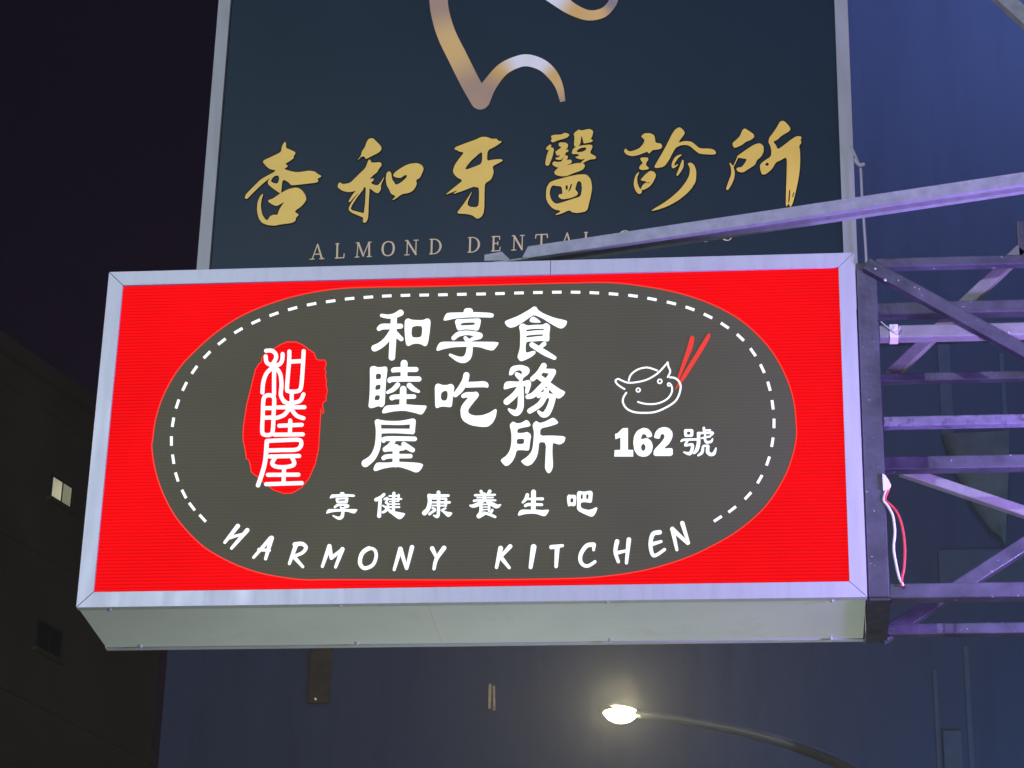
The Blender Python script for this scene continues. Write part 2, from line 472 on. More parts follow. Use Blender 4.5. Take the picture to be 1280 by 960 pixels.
MB().box(6.6, 7.2, 18.3, 18.7, 5.2, 5.5).build('added_flood_housing', M['dark_metal'], b)  # second unseen flood, added for the lower wall
MB().box(6.8, 7.0, 18.6, YF, 5.3, 5.42).build('added_flood_arm', M['dark_metal'], b)
lamp('POINT', (6.9, 18.5, 5.8), 900, (0.10, 0.36, 1.0), b, size=0.3)

# tarpaulin hanging on that wall
t = [at_y(*q, YF - d_ * 0.35) for q, d_ in (((1177, 543), .05), ((1205, 541), .2), ((1235, 540), .1), ((1262, 538), .22), ((1192, 585), .12), ((1215, 590), .26), ((1238, 588), .14), ((1261, 590), .26),
     ((1216, 632), .12), ((1232, 634), .22), ((1246, 634), .12), ((1259, 636), .2), ((1240, 664), .1), ((1247, 668), .14), ((1252, 672), .1), ((1257, 682), .12))]
mb = MB()
mb.add(t, [(r_ * 4 + k, r_ * 4 + k + 1, r_ * 4 + k + 5, r_ * 4 + k + 4) for r_ in range(3) for k in range(3)])
tp = mb.build('tarpaulin', M['tarp'], smooth=True)
sm = tp.modifiers.new('thickness', 'SOLIDIFY'); sm.thickness = 0.006
tag(tp, 'faded pale tarpaulin hanging in a point on the grey wall', 'tarpaulin')

# brown tower on the left, side street facade running away from the camera
d0 = ray([(192, 900)])[0]; d0 = d0 / math.hypot(d0[0], d0[1]); P0 = EYE + d0 * 55.0
ang = R(20); DR = np.array([math.sin(ang), math.cos(ang), 0]); NB = np.array([DR[1], -DR[0], 0])   # NB points to the street
b = empty('brown_apartment_tower', (P0[0], P0[1], 0), 'dark brown apartment tower with a single lit window', 'building')
def tower_pt(s, o, z): return tuple(np.array([P0[0], P0[1], 0]) + DR * s + NB * o + np.array([0, 0, z]))
def tower_box(s0, s1, o0, o1, z0, z1, name, m, par=None):
    p = [tower_pt(s, o, z) for z in (z0, z1) for s, o in ((s0, o0), (s1, o0), (s1, o1), (s0, o1))]
    return MB().hexa(p).build(name, m, par or b)
tower_box(-30, 0, -14, 0, 0, 24.7, 'wall', M['wall_brown'])
tower_box(-30.2, 0.2, -14.2, 0.18, 24.7, 25.05, 'parapet', M['wall_brown'])
tower_box(-12, -6.0, -8, -3, 25.05, 28.0, 'roof_room', M['wall_brown'])
def tower_window(px0, px1, lit):
    q = [on_plane([p], P0, NB)[0] for p in (px0, px1)]
    s0, s1 = [float((k - P0) @ DR) for k in q]; z1, z0 = q[0][2], q[1][2]
    f = tower_box(s0 - .05, s1 + .05, 0.002, 0.05, z0 - .05, z1 + .05, 'window', M['alu'])
    sm_ = (s0 * 0.48 + s1 * 0.52)
    tower_box(s0, sm_ - .03, 0.051, 0.058, z0, z1, 'pane', M['lit_window'] if lit else M['glass_dark'], f)
    tower_box(sm_ + .03, s1, 0.051, 0.058, z0, z1, 'pane', M['lit_window_dim'] if lit else M['glass_dark'], f)
    tower_box(s0 - .12, s1 + .12, 0.0025, 0.14, z0 - .13, z0 - .055, 'window_sill', M['wall_brown'], f)
tower_window((64.5, 597), (84.5, 634), True)
tower_window((47, 777), (71, 822), False)
for k in range(7):
    z = 24.1 - 3.12 * k
    tower_box(-30.05, 0.05, 0.001, 0.07, z, z + 0.28, 'floor_band', M['wall_brown'])
for k in range(5):
    for s in (-9.6, -13.0):
        z = 22.1 - 3.12 * k
        f = tower_box(s - .5, s + .5, 0.002, 0.05, z, z + 1.0, 'window', M['alu'])
        tower_box(s - .45, s + .45, 0.051, 0.058, z + .05, z + .95, 'pane', M['glass_dark'], f)

# street lamps
def street_lamp(base, tip, arm_px, label, warm, energy, target, group=None):
    b = empty('street_lamp', base, label, 'street lamp', group)
    top = Vector(arm_px[-1])
    MB().tube([Vector(base), Vector((base[0], base[1], top.z))], [0.11, 0.075], 14).build('pole', M['lamp_grey'], b, smooth=True)
    MB().tube([Vector(base), Vector(base) + Vector((0, 0, 0.45))], [0.17, 0.15], 14).build('pole_base', M['lamp_grey'], b, smooth=True)
    pts = [Vector(p) for p in catmull([tuple(p) for p in arm_px], 6)]
    n = len(pts)
    MB().tube(pts, [0.034 + 0.036 * (i / (n - 1)) for i in range(n)], 12).build('arm', M['lamp_grey'], b, smooth=True)
    a = Vector(arm_px[0]); d = (Vector(tip) - a).normalized(); side = d.cross(Vector((0, 0, 1))).normalized(); up = side.cross(d).normalized()
    L = (Vector(tip) - a).length
    secs = [(-0.12, 0.035, 0.03), (0.02, 0.06, 0.045), (0.25 * L, 0.11, 0.06), (0.7 * L, 0.13, 0.065), (0.95 * L, 0.10, 0.045), (L + 0.03, 0.04, 0.02)]
    mb = MB(); k = 12
    for i, (t_, w_, h_) in enumerate(secs):
        for q in range(k):
            an = 2 * math.pi * q / k
            zz = math.sin(an) * h_; zz = zz if zz > 0 else zz * 0.35
            mb.v.append(tuple(a + d * t_ + side * (math.cos(an) * w_) + up * zz))
    for i in range(len(secs) - 1):
        for q in range(k): mb.f.append((i * k + q, i * k + (q + 1) % k, (i + 1) * k + (q + 1) % k, (i + 1) * k + q))
    mb.f.append(tuple(range(k))); mb.f.append(tuple((len(secs) - 1) * k + q for q in range(k)))
    hd = mb.build('lamp_head', M['lamp_grey'], b, smooth=True)
    mb = MB(); k = 14     # bowl lens under the head
    cen = a + d * (0.5 * L) + up * (0.02 if warm else -0.02)
    rows = 5
    for i in range(rows):
        ph = (math.pi / 2) * i / (rows - 1)
        for q in range(k):
            an = 2 * math.pi * q / k
            mb.v.append(tuple(cen + d * (math.cos(an) * (0.5 if warm else 0.42) * L * math.cos(ph)) + side * (math.sin(an) * 0.135 * math.cos(ph)) - up * (0.11 * math.sin(ph))))
    for i in range(rows - 1):
        for q in range(k): mb.f.append((i * k + q, i * k + (q + 1) % k, (i + 1) * k + (q + 1) % k, (i + 1) * k + q))
    MB.build(mb, 'lens', M['lens_warm'] if warm else M['lens_cool'], hd, smooth=True)
    if warm: lamp('SPOT', cen - up * 0.03 + Vector((0, -0.2, 0)), energy, (1.0, 0.86, 0.5), b, target=cen - up * 0.03 + Vector((0, -1.2, -0.2)), size=0.06, spot=R(176), blend=0.3)
    else: lamp('POINT', cen - up * 0.16, energy, (0.69, 0.81, 1.0), b, size=0.08)
    return b
YL = 14.5
armp = [at_y(797, 893, YL), at_y(860, 901, YL), at_y(940, 917, YL), at_y(1010, 938, YL), at_y(1070, 966, YL), at_y(1110, 1010, YL), at_y(1125, 1080, YL)]
street_lamp((armp[-1].x, YL, 0), at_y(753, 889, YL), armp, 'lit street lamp on a curved grey arm glowing below the red sign', True, 1250, None)
street_lamp((-4.6, -11.5, 0.0), (-2.2, -10.6, 8.9), [(-2.75, -10.8, 8.85), (-3.3, -11.0, 8.85), (-3.9, -11.23, 8.7), (-4.4, -11.42, 8.3), (-4.6, -11.5, 7.4)],
            'unseen cool white street lamp standing in for the source of the cool front light', False, 4800, None)  # unseen stand-in lamp for the cool light on the sign fronts

# unseen stand-in lamps: violet for the bracket, greenish for the box underside
b = empty('standin_light_box', (4.0, -0.9, 4.0), 'unseen purple light box standing in for the source of the violet light on the bracket', 'light box')
MB().box(3.98, 4.2, -1.4, -0.4, 3.9, 4.6).build('housing', M['dark_metal'], b, bevel=0.01)
MB().box(3.972, 3.979, -1.36, -0.44, 3.94, 4.56).build('lit_face', M['lens_purple'], b)
lamp('AREA', (3.965, -0.62, 4.26), 240, (0.42, 0.29, 1.0), b, target=(2.6, -0.2, 5.7), size=0.5)
b = empty('standin_tube_light', (0.6, 0.8, 2.2), 'unseen tube light standing in for the source of the greenish light under the sign', 'tube light')
MB().box(0.0, 1.3, 0.75, 0.85, 2.21, 2.27).build('fitting', M['frame'], b)
MB().tube([(0.03, 0.8, 2.295), (1.27, 0.8, 2.295)], 0.016, 8).build('tube', M['lens_green'], b)
MB().box(1.1, 4.2, 0.78, 0.82, 2.15, 2.208).build('arm', M['dark_metal'], b)
lamp('POINT', (1.5, 0.8, 2.42), 78, (0.86, 1.0, 0.84), b, size=0.3)

# ================================================================== red light box sign
W, H, D, FW, Z0 = 2.44, 1.17666, 0.40410, 0.05148, 4.380
Z1 = Z0 + H
S = empty('lightbox_sign', (0, 0, Z0), 'lit red light box sign with a charcoal oval and white Chinese lettering', 'sign')
fd = 0.026       # depth of the front frame profile
def frame_bar(name, outer, inner, y0, y1, m, par, gap=0.0006):
    """one mitred bar: outer and inner edge as (x, z) pairs"""
    (ax, az), (bx, bz) = outer; (cx, cz), (dx, dz) = inner
    p = [(ax, y0, az), (bx, y0, bz), (dx, y0, dz), (cx, y0, cz), (ax, y1, az), (bx, y1, bz), (dx, y1, dz), (cx, y1, cz)]
    return MB().hexa(p).build(name, m, par, bevel=0.0012)
g_ = 0.0008
for y0, y1, fw in ((0, fd, FW), (D - 0.024, D, FW)):
    frame_bar('frame_bar', ((0 + g_, Z0), (W - g_, Z0)), ((fw + g_, Z0 + fw), (W - fw - g_, Z0 + fw)), y0, y1, M['frame'], S)
    frame_bar('frame_bar', ((0 + g_, Z1), (1.462, Z1)), ((fw + g_, Z1 - fw), (1.462, Z1 - fw)), y0, y1, M['frame'], S)
    frame_bar('frame_bar', ((1.4635, Z1), (W - g_, Z1)), ((1.4635, Z1 - fw), (W - fw - g_, Z1 - fw)), y0, y1, M['frame'], S)
    frame_bar('frame_bar', ((0, Z0 + g_), (0, Z1 - g_)), ((fw, Z0 + fw + g_), (fw, Z1 - fw - g_)), y0, y1, M['frame'], S)
    frame_bar('frame_bar', ((W, Z0 + g_), (W, Z1 - g_)), ((W - fw, Z0 + fw + g_), (W - fw, Z1 - fw - g_)), y0, y1, M['frame'], S)
i_ = 0.0035
MB().box(i_, 1.10, fd + 0.0005, D - 0.0245, Z0 + i_, Z0 + i_ + 0.002).build('bottom_sheet', M['sheet'], S)
MB().box(1.1008, W - i_, fd + 0.0005, D - 0.0245, Z0 + i_, Z0 + i_ + 0.002).build('bottom_sheet', M['sheet'], S)
MB().box(i_, W - i_, fd + 0.0005, D - 0.0245, Z1 - i_ - 0.002, Z1 - i_).build('top_sheet', M['sheet'], S)
MB().box(i_, i_ + 0.002, fd + 0.0005, D - 0.0245, Z0 + i_ + 0.003, Z1 - i_ - 0.003).build('side_sheet', M['sheet'], S)
MB().box(W - i_ - 0.002, W - i_, fd + 0.0005, D - 0.0245, Z0 + i_ + 0.003, Z1 - i_ - 0.003).build('side_sheet', M['sheet'], S)
MB().box(FW * 0.8, W - FW * 0.8, D - 0.012, D - 0.010, Z0 + FW * 0.8, Z1 - FW * 0.8).build('back_panel', M['sheet'], S)
YP = 0.0085
MB().box(FW * 0.8, W - FW * 0.8, YP, YP + 0.006, Z0 + FW * 0.8, Z1 - FW * 0.8).build('panel', M['red'], S)
# screws under the box
for px in ((137, 762), (425, 757), (759, 752), (1040, 750.5), (175.5, 808.5), (446, 804.5), (763, 800), (1039, 798)):
    p = Vector(on_plane([px], (0, 0, Z0), (0, 0, 1))[0])
    p.y = min(max(p.y, 0.012), D - 0.012)
    mb = MB().tube([(p.x, p.y, Z0 + 0.004), (p.x, p.y, Z0 - 0.0025)], 0.0075, 10).tube([(p.x, p.y, Z0 - 0.002), (p.x, p.y, Z0 - 0.0065)], [0.0055, 0.003], 8)
    mb.build('screw', M['screw'], S, smooth=False)
NY = (0, 1, 0)
def lay(y): return (0, y, 0)
oval = [(180 + x / 4, 350 + y / 4) for x, y in ((43, 800), (55, 710), (80, 620), (120, 530), (180, 435), (260, 350), (350, 270), (450, 200), (560, 145), (700, 95), (820, 66))]
oval += [(380 + x / 5.333, 330 + y / 5.333) for x, y in ((100, 181), (200, 167), (320, 158), (500, 153), (800, 149), (1280, 138))]
oval += [(600 + x / 5.333, 330 + y / 5.333) for x, y in ((400, 130), (600, 126), (800, 122), (950, 129), (1100, 149))]
oval += [(780 + x / 4, 350 + y / 4) for x, y in ((200, 48), (300, 72), (400, 105), (500, 150), (590, 205), (670, 275), (735, 350), (785, 430), (825, 520), (850, 610), (860, 700), (863, 770))]
oval += [(780 + x / 4, 540 + y / 4) for x, y in ((857, 60), (840, 130), (810, 210), (760, 300), (700, 380), (620, 455), (530, 520), (430, 575), (330, 622), (220, 660), (100, 692))]
oval += [(764, 719.5), (717, 723), (600, 724.8), (490, 724.8), (410, 724.6)]
oval += [(100 + x / 4, 540 + y / 4) for x, y in ((1130, 739), (1020, 728), (900, 705), (800, 672), (710, 630), (620, 575), (540, 500), (475, 420), (425, 330), (390, 240), (368, 150), (359, 70))]
oval_s = [tuple(p) for p in catmull(oval, 4, True)]
flat_poly(oval_s, lay(YP - 0.0015), NY, 'oval_field', M['dark'], S)
rim_strip(oval_s, 0.75, lay(YP - 0.0025), NY, 'oval_outline', M['rim'], S)
# stitched dashes
dash = [(613, 431, 100, 540), (560, 373, 100, 540), (520, 310, 100, 540), (484, 225, 100, 540)]
dash = [(ox + x / 4, oy + y / 4) for x, y, ox, oy in dash]
dash += [(180 + x / 4, 350 + y / 4) for x, y in ((146, 896), (137, 805), (145, 711), (167, 620), (203, 532), (252, 449), (315, 374), (389, 308), (472, 253), (559, 208), (650, 171), (743, 143), (838, 121))]
dash += [(380 + x / 5.333, 330 + y / 5.333) for x, y in ((178, 248), (304, 231), (429, 221), (552, 213), (676, 209), (801, 207), (926, 205), (1052, 202), (1180, 200))]
dash += [(600 + x / 5.333, 330 + y / 5.333) for x, y in ((133, 197), (260, 193), (386, 190), (512, 188), (637, 188), (762, 192), (890, 200))]
dash += [(780 + x / 4, 350 + y / 4) for x, y in ((45, 79), (140, 95), (237, 115), (330, 142), (420, 180), (504, 228), (582, 287), (645, 361), (692, 443), (725, 531), (743, 624), (750, 717), (742, 811), (720, 905))]
dash += [(780 + x / 4, 540 + y / 4) for x, y in ((679, 236), (620, 319), (541, 387), (469, 434))]
dash = np.array(dash)
for i in range(len(dash)):
    t = dash[min(i + 1, len(dash) - 1)] - dash[max(i - 1, 0)]; t /= np.linalg.norm(t); n = np.array([-t[1], t[0]])
    q = [dash[i] + t * 5.9 * a + n * 1.75 * c for a, c in ((-1, -1), (1, -1), (1, 1), (-1, 1))]
    v = on_plane(q, lay(YP - 0.003), NY)
    MB().add(v, [(0, 1, 2, 3)]).build('dash', M['white'], S)

# red seal
seal = [(290 + x / 4.364, 410 + y / 4.364) for x, y in ((270, 88), (300, 76), (350, 76), (390, 95), (420, 118), (450, 138), (452, 152), (462, 172), (485, 176), (500, 174), (512, 182), (514, 200), (506, 222), (513, 240), (508, 258), (516, 290), (513, 310), (521, 345), (512, 372), (515, 395), (498, 405), (494, 425), (501, 463), (494, 470), (484, 440), (482, 500), (478, 560), (472, 660), (455, 740), (420, 820), (380, 870), (330, 900), (285, 903), (230, 885), (180, 850), (150, 820), (122, 800), (105, 785), (100, 750), (92, 720), (78, 714), (76, 690), (70, 655), (60, 610), (62, 540), (80, 420), (110, 300), (128, 225), (150, 192), (160, 188), (163, 165), (185, 135), (230, 112))]
so = flat_poly(seal, lay(YP - 0.003), NY, 'seal', M['seal'], S)
rim_strip(seal, 0.6, lay(YP - 0.0036), NY, 'seal_outline', M['rim'], so)
YT = lay(YP - 0.0048)
g = Glyph(290, 410, 4.364); r = 11
g.st((186, 124), (218, 124), (238, 142), (240, 165), (226, 190), r=r).st((184, 155), (188, 185), (206, 199), (232, 204), (260, 197), (274, 174), (276, 142), r=r).st((230, 190), (229, 362), r=r)
g.st((222, 215), (188, 248), (170, 300), (166, 352), r=r).st((236, 215), (262, 248), (270, 310), (266, 365), (284, 402), r=r)
g.st((313, 128), (311, 190), (300, 325), (308, 344), (330, 347), (362, 343), (376, 325), (384, 250), (391, 126), r=r).st((312, 184), (388, 180), r=r)
g.mesh('seal_character', YT, NY, M['seal_white'], so)
g = Glyph(290, 410, 4.364)
g.loop((172, 390), (188, 369), (216, 369), (230, 388), (227, 470), (222, 562), (208, 582), (178, 582), (165, 564), (168, 470), r=r).st((172, 437), (226, 437), r=r).st((168, 490), (224, 488), r=r)
g.st((282, 396), (302, 410), (335, 408), (372, 396), (390, 362), r=r).st((326, 358), (325, 432), r=r).st((248, 433), (395, 432), r=r)
g.st((310, 443), (284, 474), (245, 490), r=r).st((325, 445), (352, 478), (390, 492), r=r).st((318, 505), (316, 578), r=r).st((258, 533), (380, 528), r=r).st((232, 582), (386, 580), r=r)
g.mesh('seal_character', YT, NY, M['seal_white'], so)
g = Glyph(290, 410, 4.364)
g.st((192, 616), (280, 612), (362, 610), (378, 626), (371, 650), (345, 664), (270, 666), (198, 668), r=r).st((190, 618), (182, 720), (165, 790), (142, 858), r=r + 1)
g.st((206, 701), (366, 698), r=r).st((238, 704), (219, 738), (240, 756), (284, 759), (326, 752), (340, 736), (326, 704), r=r).st((284, 760), (281, 848), r=r).st((196, 801), (362, 800), r=r).st((186, 852), (380, 846), r=r)
g.mesh('seal_character', YT, NY, M['seal_white'], so)

# the eight large characters
def ch(g, m='white', name='character', P=None, N=NY, par=None): return g.mesh(name, P or YT, N, M[m], par or S)
g = Glyph(460, 380, 12)
g.st((205, 172, 26), (300, 188, 31), (400, 175, 38), (488, 132, 47)).st((165, 370, 34), (215, 340, 44), (350, 337, 42), (490, 332, 37)).st((390, 190, 45), (375, 500, 50), (358, 800, 48))
g.st((365, 400, 38), (280, 535, 44), (185, 620, 47), (100, 662, 50)).st((400, 420, 34), (450, 480, 38), (500, 525, 33))
g.po((550, 260), (570, 225), (610, 215), (650, 235), (740, 242), (830, 240), (880, 215), (925, 225), (940, 270), (925, 420), (905, 560), (885, 620), (850, 635), (800, 605), (740, 592), (670, 600), (610, 632), (575, 620), (560, 540), (548, 400))
g.ho((665, 345), (720, 328), (800, 330), (815, 360), (808, 460), (790, 495), (720, 505), (665, 495), (652, 450), (655, 380)); ch(g)
g = Glyph(455, 445, 12)
g.po((88, 190), (100, 160), (150, 148), (220, 172), (290, 160), (335, 158), (352, 190), (345, 260), (330, 380), (322, 520), (315, 650), (310, 730), (270, 772), (215, 750), (150, 775), (95, 785), (65, 755), (75, 690), (85, 560), (90, 380))
g.ho((178, 275), (215, 262), (258, 275), (252, 345), (178, 350)).ho((178, 435), (250, 428), (245, 500), (165, 510)).ho((170, 590), (240, 588), (232, 660), (155, 663))
g.st((602, 110, 52), (600, 320, 50)).st((440, 215, 34), (480, 205, 38), (780, 202, 37)).st((385, 370, 34), (440, 347, 40), (822, 345, 39))
g.st((505, 432, 37), (440, 500, 35), (355, 545, 24)).st((680, 442, 40), (740, 495, 38), (818, 532, 22)).st((588, 495, 48), (582, 760, 52)).st((420, 628, 38), (480, 612, 36), (750, 608, 33))
g.po((270, 830), (300, 770), (345, 740), (450, 735), (600, 722), (800, 738), (945, 742), (925, 800), (880, 870), (850, 880), (760, 852), (600, 818), (430, 832), (300, 862), (275, 855)); ch(g)
g = Glyph(450, 515, 12)
g.st((260, 150, 40), (400, 161, 30), (600, 163, 32), (790, 140, 43)).st((795, 140, 42), (783, 295, 40)).st((290, 287, 38), (500, 284, 34), (785, 292, 40)).st((265, 150, 42), (280, 300, 42), (262, 520, 45), (190, 680, 48), (80, 770, 57))
g.st((355, 432, 30), (400, 400, 36), (820, 403, 35)).st((500, 440, 33), (440, 520, 42), (380, 560, 40)).st((400, 555, 38), (560, 548, 38), (650, 540, 36)).st((655, 480, 34), (720, 530, 42), (788, 570, 36))
g.st((540, 530, 48), (538, 780, 50)).st((355, 690, 34), (430, 665, 34), (755, 662, 33))
g.po((200, 850), (225, 790), (260, 755), (400, 760), (540, 745), (720, 752), (880, 762), (950, 785), (930, 840), (880, 900), (830, 908), (740, 870), (600, 825), (480, 825), (340, 850), (240, 888), (210, 880)); ch(g)
gx = g = Glyph(545, 380, 12)
g.st((465, 112, 50), (505, 112, 50)).po((110, 235), (140, 160), (175, 130), (400, 125), (560, 120), (800, 130), (860, 145), (868, 175), (850, 205), (700, 200), (500, 200), (300, 215), (150, 248), (118, 248))
g.po((282, 260), (310, 225), (400, 225), (560, 218), (650, 215), (675, 240), (660, 330), (640, 390), (600, 402), (540, 385), (430, 380), (340, 400), (315, 380), (295, 310)).ho((370, 295), (420, 280), (582, 276), (584, 302), (560, 314), (400, 322), (372, 318))
g.st((265, 510, 34), (340, 452, 38), (470, 432, 34), (600, 452, 38), (655, 475, 46)).st((650, 492, 36), (545, 525, 28)).st((440, 510, 28), (490, 565, 38))
g.po((5, 680), (30, 610), (75, 565), (300, 565), (600, 565), (945, 568), (925, 620), (870, 690), (830, 698), (750, 680), (650, 645), (450, 640), (250, 650), (120, 675), (30, 703), (10, 698))
g.st((500, 560, 42), (505, 660, 46), (482, 780, 52), (420, 835, 50), (330, 825, 40), (212, 763, 20)); ch(g)
g = Glyph(542, 460, 12)
g.po((18, 275), (40, 240), (75, 232), (130, 255), (200, 255), (265, 235), (300, 260), (312, 300), (290, 400), (285, 480), (275, 570), (250, 590), (160, 578), (100, 582), (55, 603), (25, 590), (20, 420)).ho((120, 370), (160, 342), (205, 345), (212, 400), (205, 460), (180, 490), (130, 488), (108, 450), (110, 400))
g.st((492, 108, 46), (470, 200, 48), (400, 320, 48), (325, 400, 38)).st((500, 252, 43), (640, 247, 43), (765, 245, 44), (800, 272, 24)).st((445, 420, 31), (500, 403, 40), (620, 398, 36)).st((628, 405, 50), (560, 480, 55), (470, 600, 58), (465, 690, 58))
g.po((408, 620), (408, 730), (450, 800), (560, 860), (720, 885), (820, 880), (890, 820), (935, 730), (950, 625), (925, 612), (840, 670), (730, 710), (620, 715), (550, 695), (510, 655), (500, 600)); ch(g)
g = Glyph(630, 378, 12)
g.po((8, 300), (25, 275), (220, 200), (400, 95), (440, 62), (485, 65), (510, 115), (600, 170), (750, 230), (930, 270), (948, 290), (930, 345), (880, 390), (830, 390), (700, 320), (580, 240), (450, 185), (380, 230), (280, 300), (170, 365), (95, 383), (40, 355))
g.po((385, 260), (410, 220), (450, 212), (500, 245), (548, 285), (550, 305), (420, 302), (385, 285))
g.po((225, 370), (245, 325), (290, 315), (350, 348), (470, 335), (580, 335), (630, 305), (675, 330), (695, 365), (680, 460), (682, 560), (660, 590), (560, 575), (460, 585), (340, 588), (325, 640), (325, 740), (345, 755), (440, 725), (475, 735), (470, 770), (400, 825), (270, 885), (235, 875), (200, 820), (215, 770), (240, 680), (245, 500), (238, 420))
g.ho((326, 427), (345, 408), (470, 394), (600, 398), (604, 418), (470, 418), (345, 436)).ho((326, 512), (350, 496), (460, 484), (584, 478), (596, 500), (460, 512), (345, 528))
g.st((420, 635, 39), (520, 700, 42), (640, 770, 42), (757, 832, 30)).st((602, 622, 34), (535, 680, 28)); ch(g)
g = Glyph(628, 448, 12)
g.po((98, 230), (115, 150), (160, 110), (280, 95), (380, 125), (412, 170), (400, 230), (310, 295), (300, 340), (260, 335), (195, 270), (182, 225), (205, 205), (245, 215), (285, 240), (298, 205), (270, 178), (225, 180), (180, 205), (150, 250), (105, 255))
g.po((18, 440), (30, 370), (80, 340), (260, 350), (340, 335), (400, 320), (435, 360), (420, 440), (385, 530), (345, 530), (340, 480), (350, 430), (330, 410), (150, 435), (50, 465), (22, 462))
g.st((275, 370, 40), (277, 600, 45), (268, 740, 48), (215, 815, 48), (150, 802, 36), (98, 765, 18)).st((255, 440, 36), (180, 550, 45), (65, 650, 48))
g.st((620, 112, 45), (550, 220, 42), (452, 308, 37)).st((610, 182, 30), (765, 197, 40)).st((758, 210, 45), (690, 320, 46), (560, 455, 44), (460, 550, 42), (382, 575, 36)).st((560, 285, 40), (680, 370, 42))
g.po((690, 340), (860, 460), (947, 500), (920, 555), (860, 602), (820, 600), (760, 530), (680, 440), (630, 395))
g.st((660, 482, 40), (640, 560, 40), (560, 690, 42), (412, 788, 40)).st((545, 562, 34), (605, 535, 32), (740, 575, 42)).st((755, 595, 46), (718, 720, 47), (662, 825, 50), (600, 845, 38), (543, 800, 22)); ch(g)
g = Glyph(625, 516, 12)
g.po((145, 190), (165, 150), (200, 130), (255, 160), (320, 150), (395, 105), (430, 125), (462, 185), (440, 205), (330, 225), (262, 245), (258, 305), (360, 300), (400, 285), (445, 305), (468, 345), (450, 440), (440, 550), (420, 568), (340, 560), (250, 560), (225, 660), (180, 740), (120, 795), (70, 795), (8, 720), (20, 695), (100, 640), (150, 560), (172, 450), (172, 320), (160, 250)).ho((252, 392), (357, 388), (364, 420), (354, 467), (252, 470))
g.po((488, 190), (505, 150), (545, 120), (595, 155), (680, 130), (790, 70), (830, 90), (878, 145), (850, 170), (740, 205), (605, 235), (600, 345), (760, 340), (988, 352), (965, 440), (905, 476), (860, 470), (790, 445), (785, 600), (797, 800), (775, 870), (740, 910), (705, 895), (673, 830), (680, 700), (692, 445), (585, 437), (575, 580), (545, 680), (480, 770), (420, 797), (370, 785), (312, 730), (325, 715), (420, 650), (480, 570), (500, 450), (510, 300), (500, 240)); ch(g)

# house number
g = Glyph(760, 525, 9.143, soft=False)
g.po((80, 160), (110, 150), (160, 100), (180, 92), (228, 92), (228, 340), (288, 342), (288, 418), (72, 418), (75, 345), (142, 340), (142, 200), (85, 220)); ch(g, name='digit')
g = Glyph(760, 525, 9.143)
g.po((288, 260), (298, 180), (335, 120), (400, 88), (455, 97), (495, 138), (508, 190), (445, 202), (435, 170), (405, 158), (385, 175), (376, 225), (405, 213), (450, 206), (495, 240), (514, 300), (500, 367), (455, 412), (400, 422), (345, 407), (303, 355)).ho((403, 270), (422, 285), (430, 313), (422, 342), (403, 355), (384, 342), (376, 313), (384, 285)); ch(g, name='digit')
g = Glyph(760, 525, 9.143)
g.po((523, 205), (540, 140), (580, 95), (640, 78), (700, 93), (738, 140), (737, 200), (700, 270), (635, 326), (690, 322), (740, 322), (740, 411), (630, 411), (520, 411), (522, 345), (600, 265), (645, 205), (645, 170), (620, 156), (600, 175), (590, 217)); ch(g, name='digit')
g = Glyph(760, 525, 9.143)
g.po((866, 105), (920, 103), (978, 105), (974, 192), (920, 192), (872, 192)).ho((902, 133), (942, 133), (940, 167), (902, 167)).st((838, 242, 11), (870, 226, 14), (1010, 222, 13))
g.st((905, 245, 13), (882, 290, 12), (962, 283, 17), (957, 350, 19), (930, 385, 20), (868, 368, 9)).st((1095, 92, 15), (1100, 135, 15)).st((1105, 119, 11), (1168, 116, 11)).st((1030, 150, 15), (1110, 148, 12), (1192, 147, 17), (1180, 172, 11))
g.st((1035, 155, 19), (1035, 260, 21), (1015, 340, 21), (985, 378, 13)).st((1072, 207, 10), (1165, 188, 12)).st((1110, 170, 12), (1110, 230, 14), (1132, 255, 16), (1180, 245, 14), (1194, 215, 8)).st((1085, 310, 14), (1075, 370, 17), (1032, 404, 12)).st((1092, 295, 12), (1140, 294, 14)).st((1142, 300, 18), (1140, 365, 21), (1175, 394, 19), (1212, 380, 19), (1233, 322, 9)); ch(g)

# smiling bowl emblem and chopsticks
g = Glyph(740, 400, 5.05); r = 5.6
g.st((232, 382), (246, 345), (290, 312), (350, 300), (412, 319), r=r)
g.st((205, 436), (165, 410), (148, 385), (165, 372), (190, 383), (230, 396), (290, 391), (350, 375), (410, 340), (450, 300), (478, 267), r=r).st((478, 267), (482, 292), (494, 325), (478, 360), r=r)
g.st((216, 460), (198, 490), (196, 522), (220, 560), (270, 582), (340, 586), (400, 580), (460, 556), (520, 518), (548, 475), (560, 420), (548, 387), (522, 366), (492, 362), r=r + 0.4)
g.st((290, 517), (330, 528), (380, 531), (430, 522), (475, 498), (500, 465), (506, 432), (498, 408), r=r)
for (x, y, q) in ((292, 442, 12), (428, 387, 13), (486, 407, 9)):
    g.loop(*[(x + q * math.cos(k * math.pi / 3), y + q * math.sin(k * math.pi / 3)) for k in range(6)], r=4.6)
g.mesh('bowl_emblem', YT, NY, M['white'], S, cell=0.3)
g = Glyph(740, 400, 5.05)
g.po((632, 99), (620, 105), (600, 180), (565, 285), (538, 368), (548, 385), (562, 350), (600, 260), (635, 180), (647, 122), (643, 103)); g.mesh('chopstick', lay(YP - 0.0042), NY, M['stick'], S, cell=0.3)
g = Glyph(740, 400, 5.05)
g.po((738, 82), (722, 100), (650, 220), (590, 315), (552, 385), (558, 400), (580, 382), (650, 272), (710, 176), (745, 112), (748, 90)).st((548, 402, 8), (530, 434, 4)); g.mesh('chopstick', lay(YP - 0.0042), NY, M['stick'], S, cell=0.3)

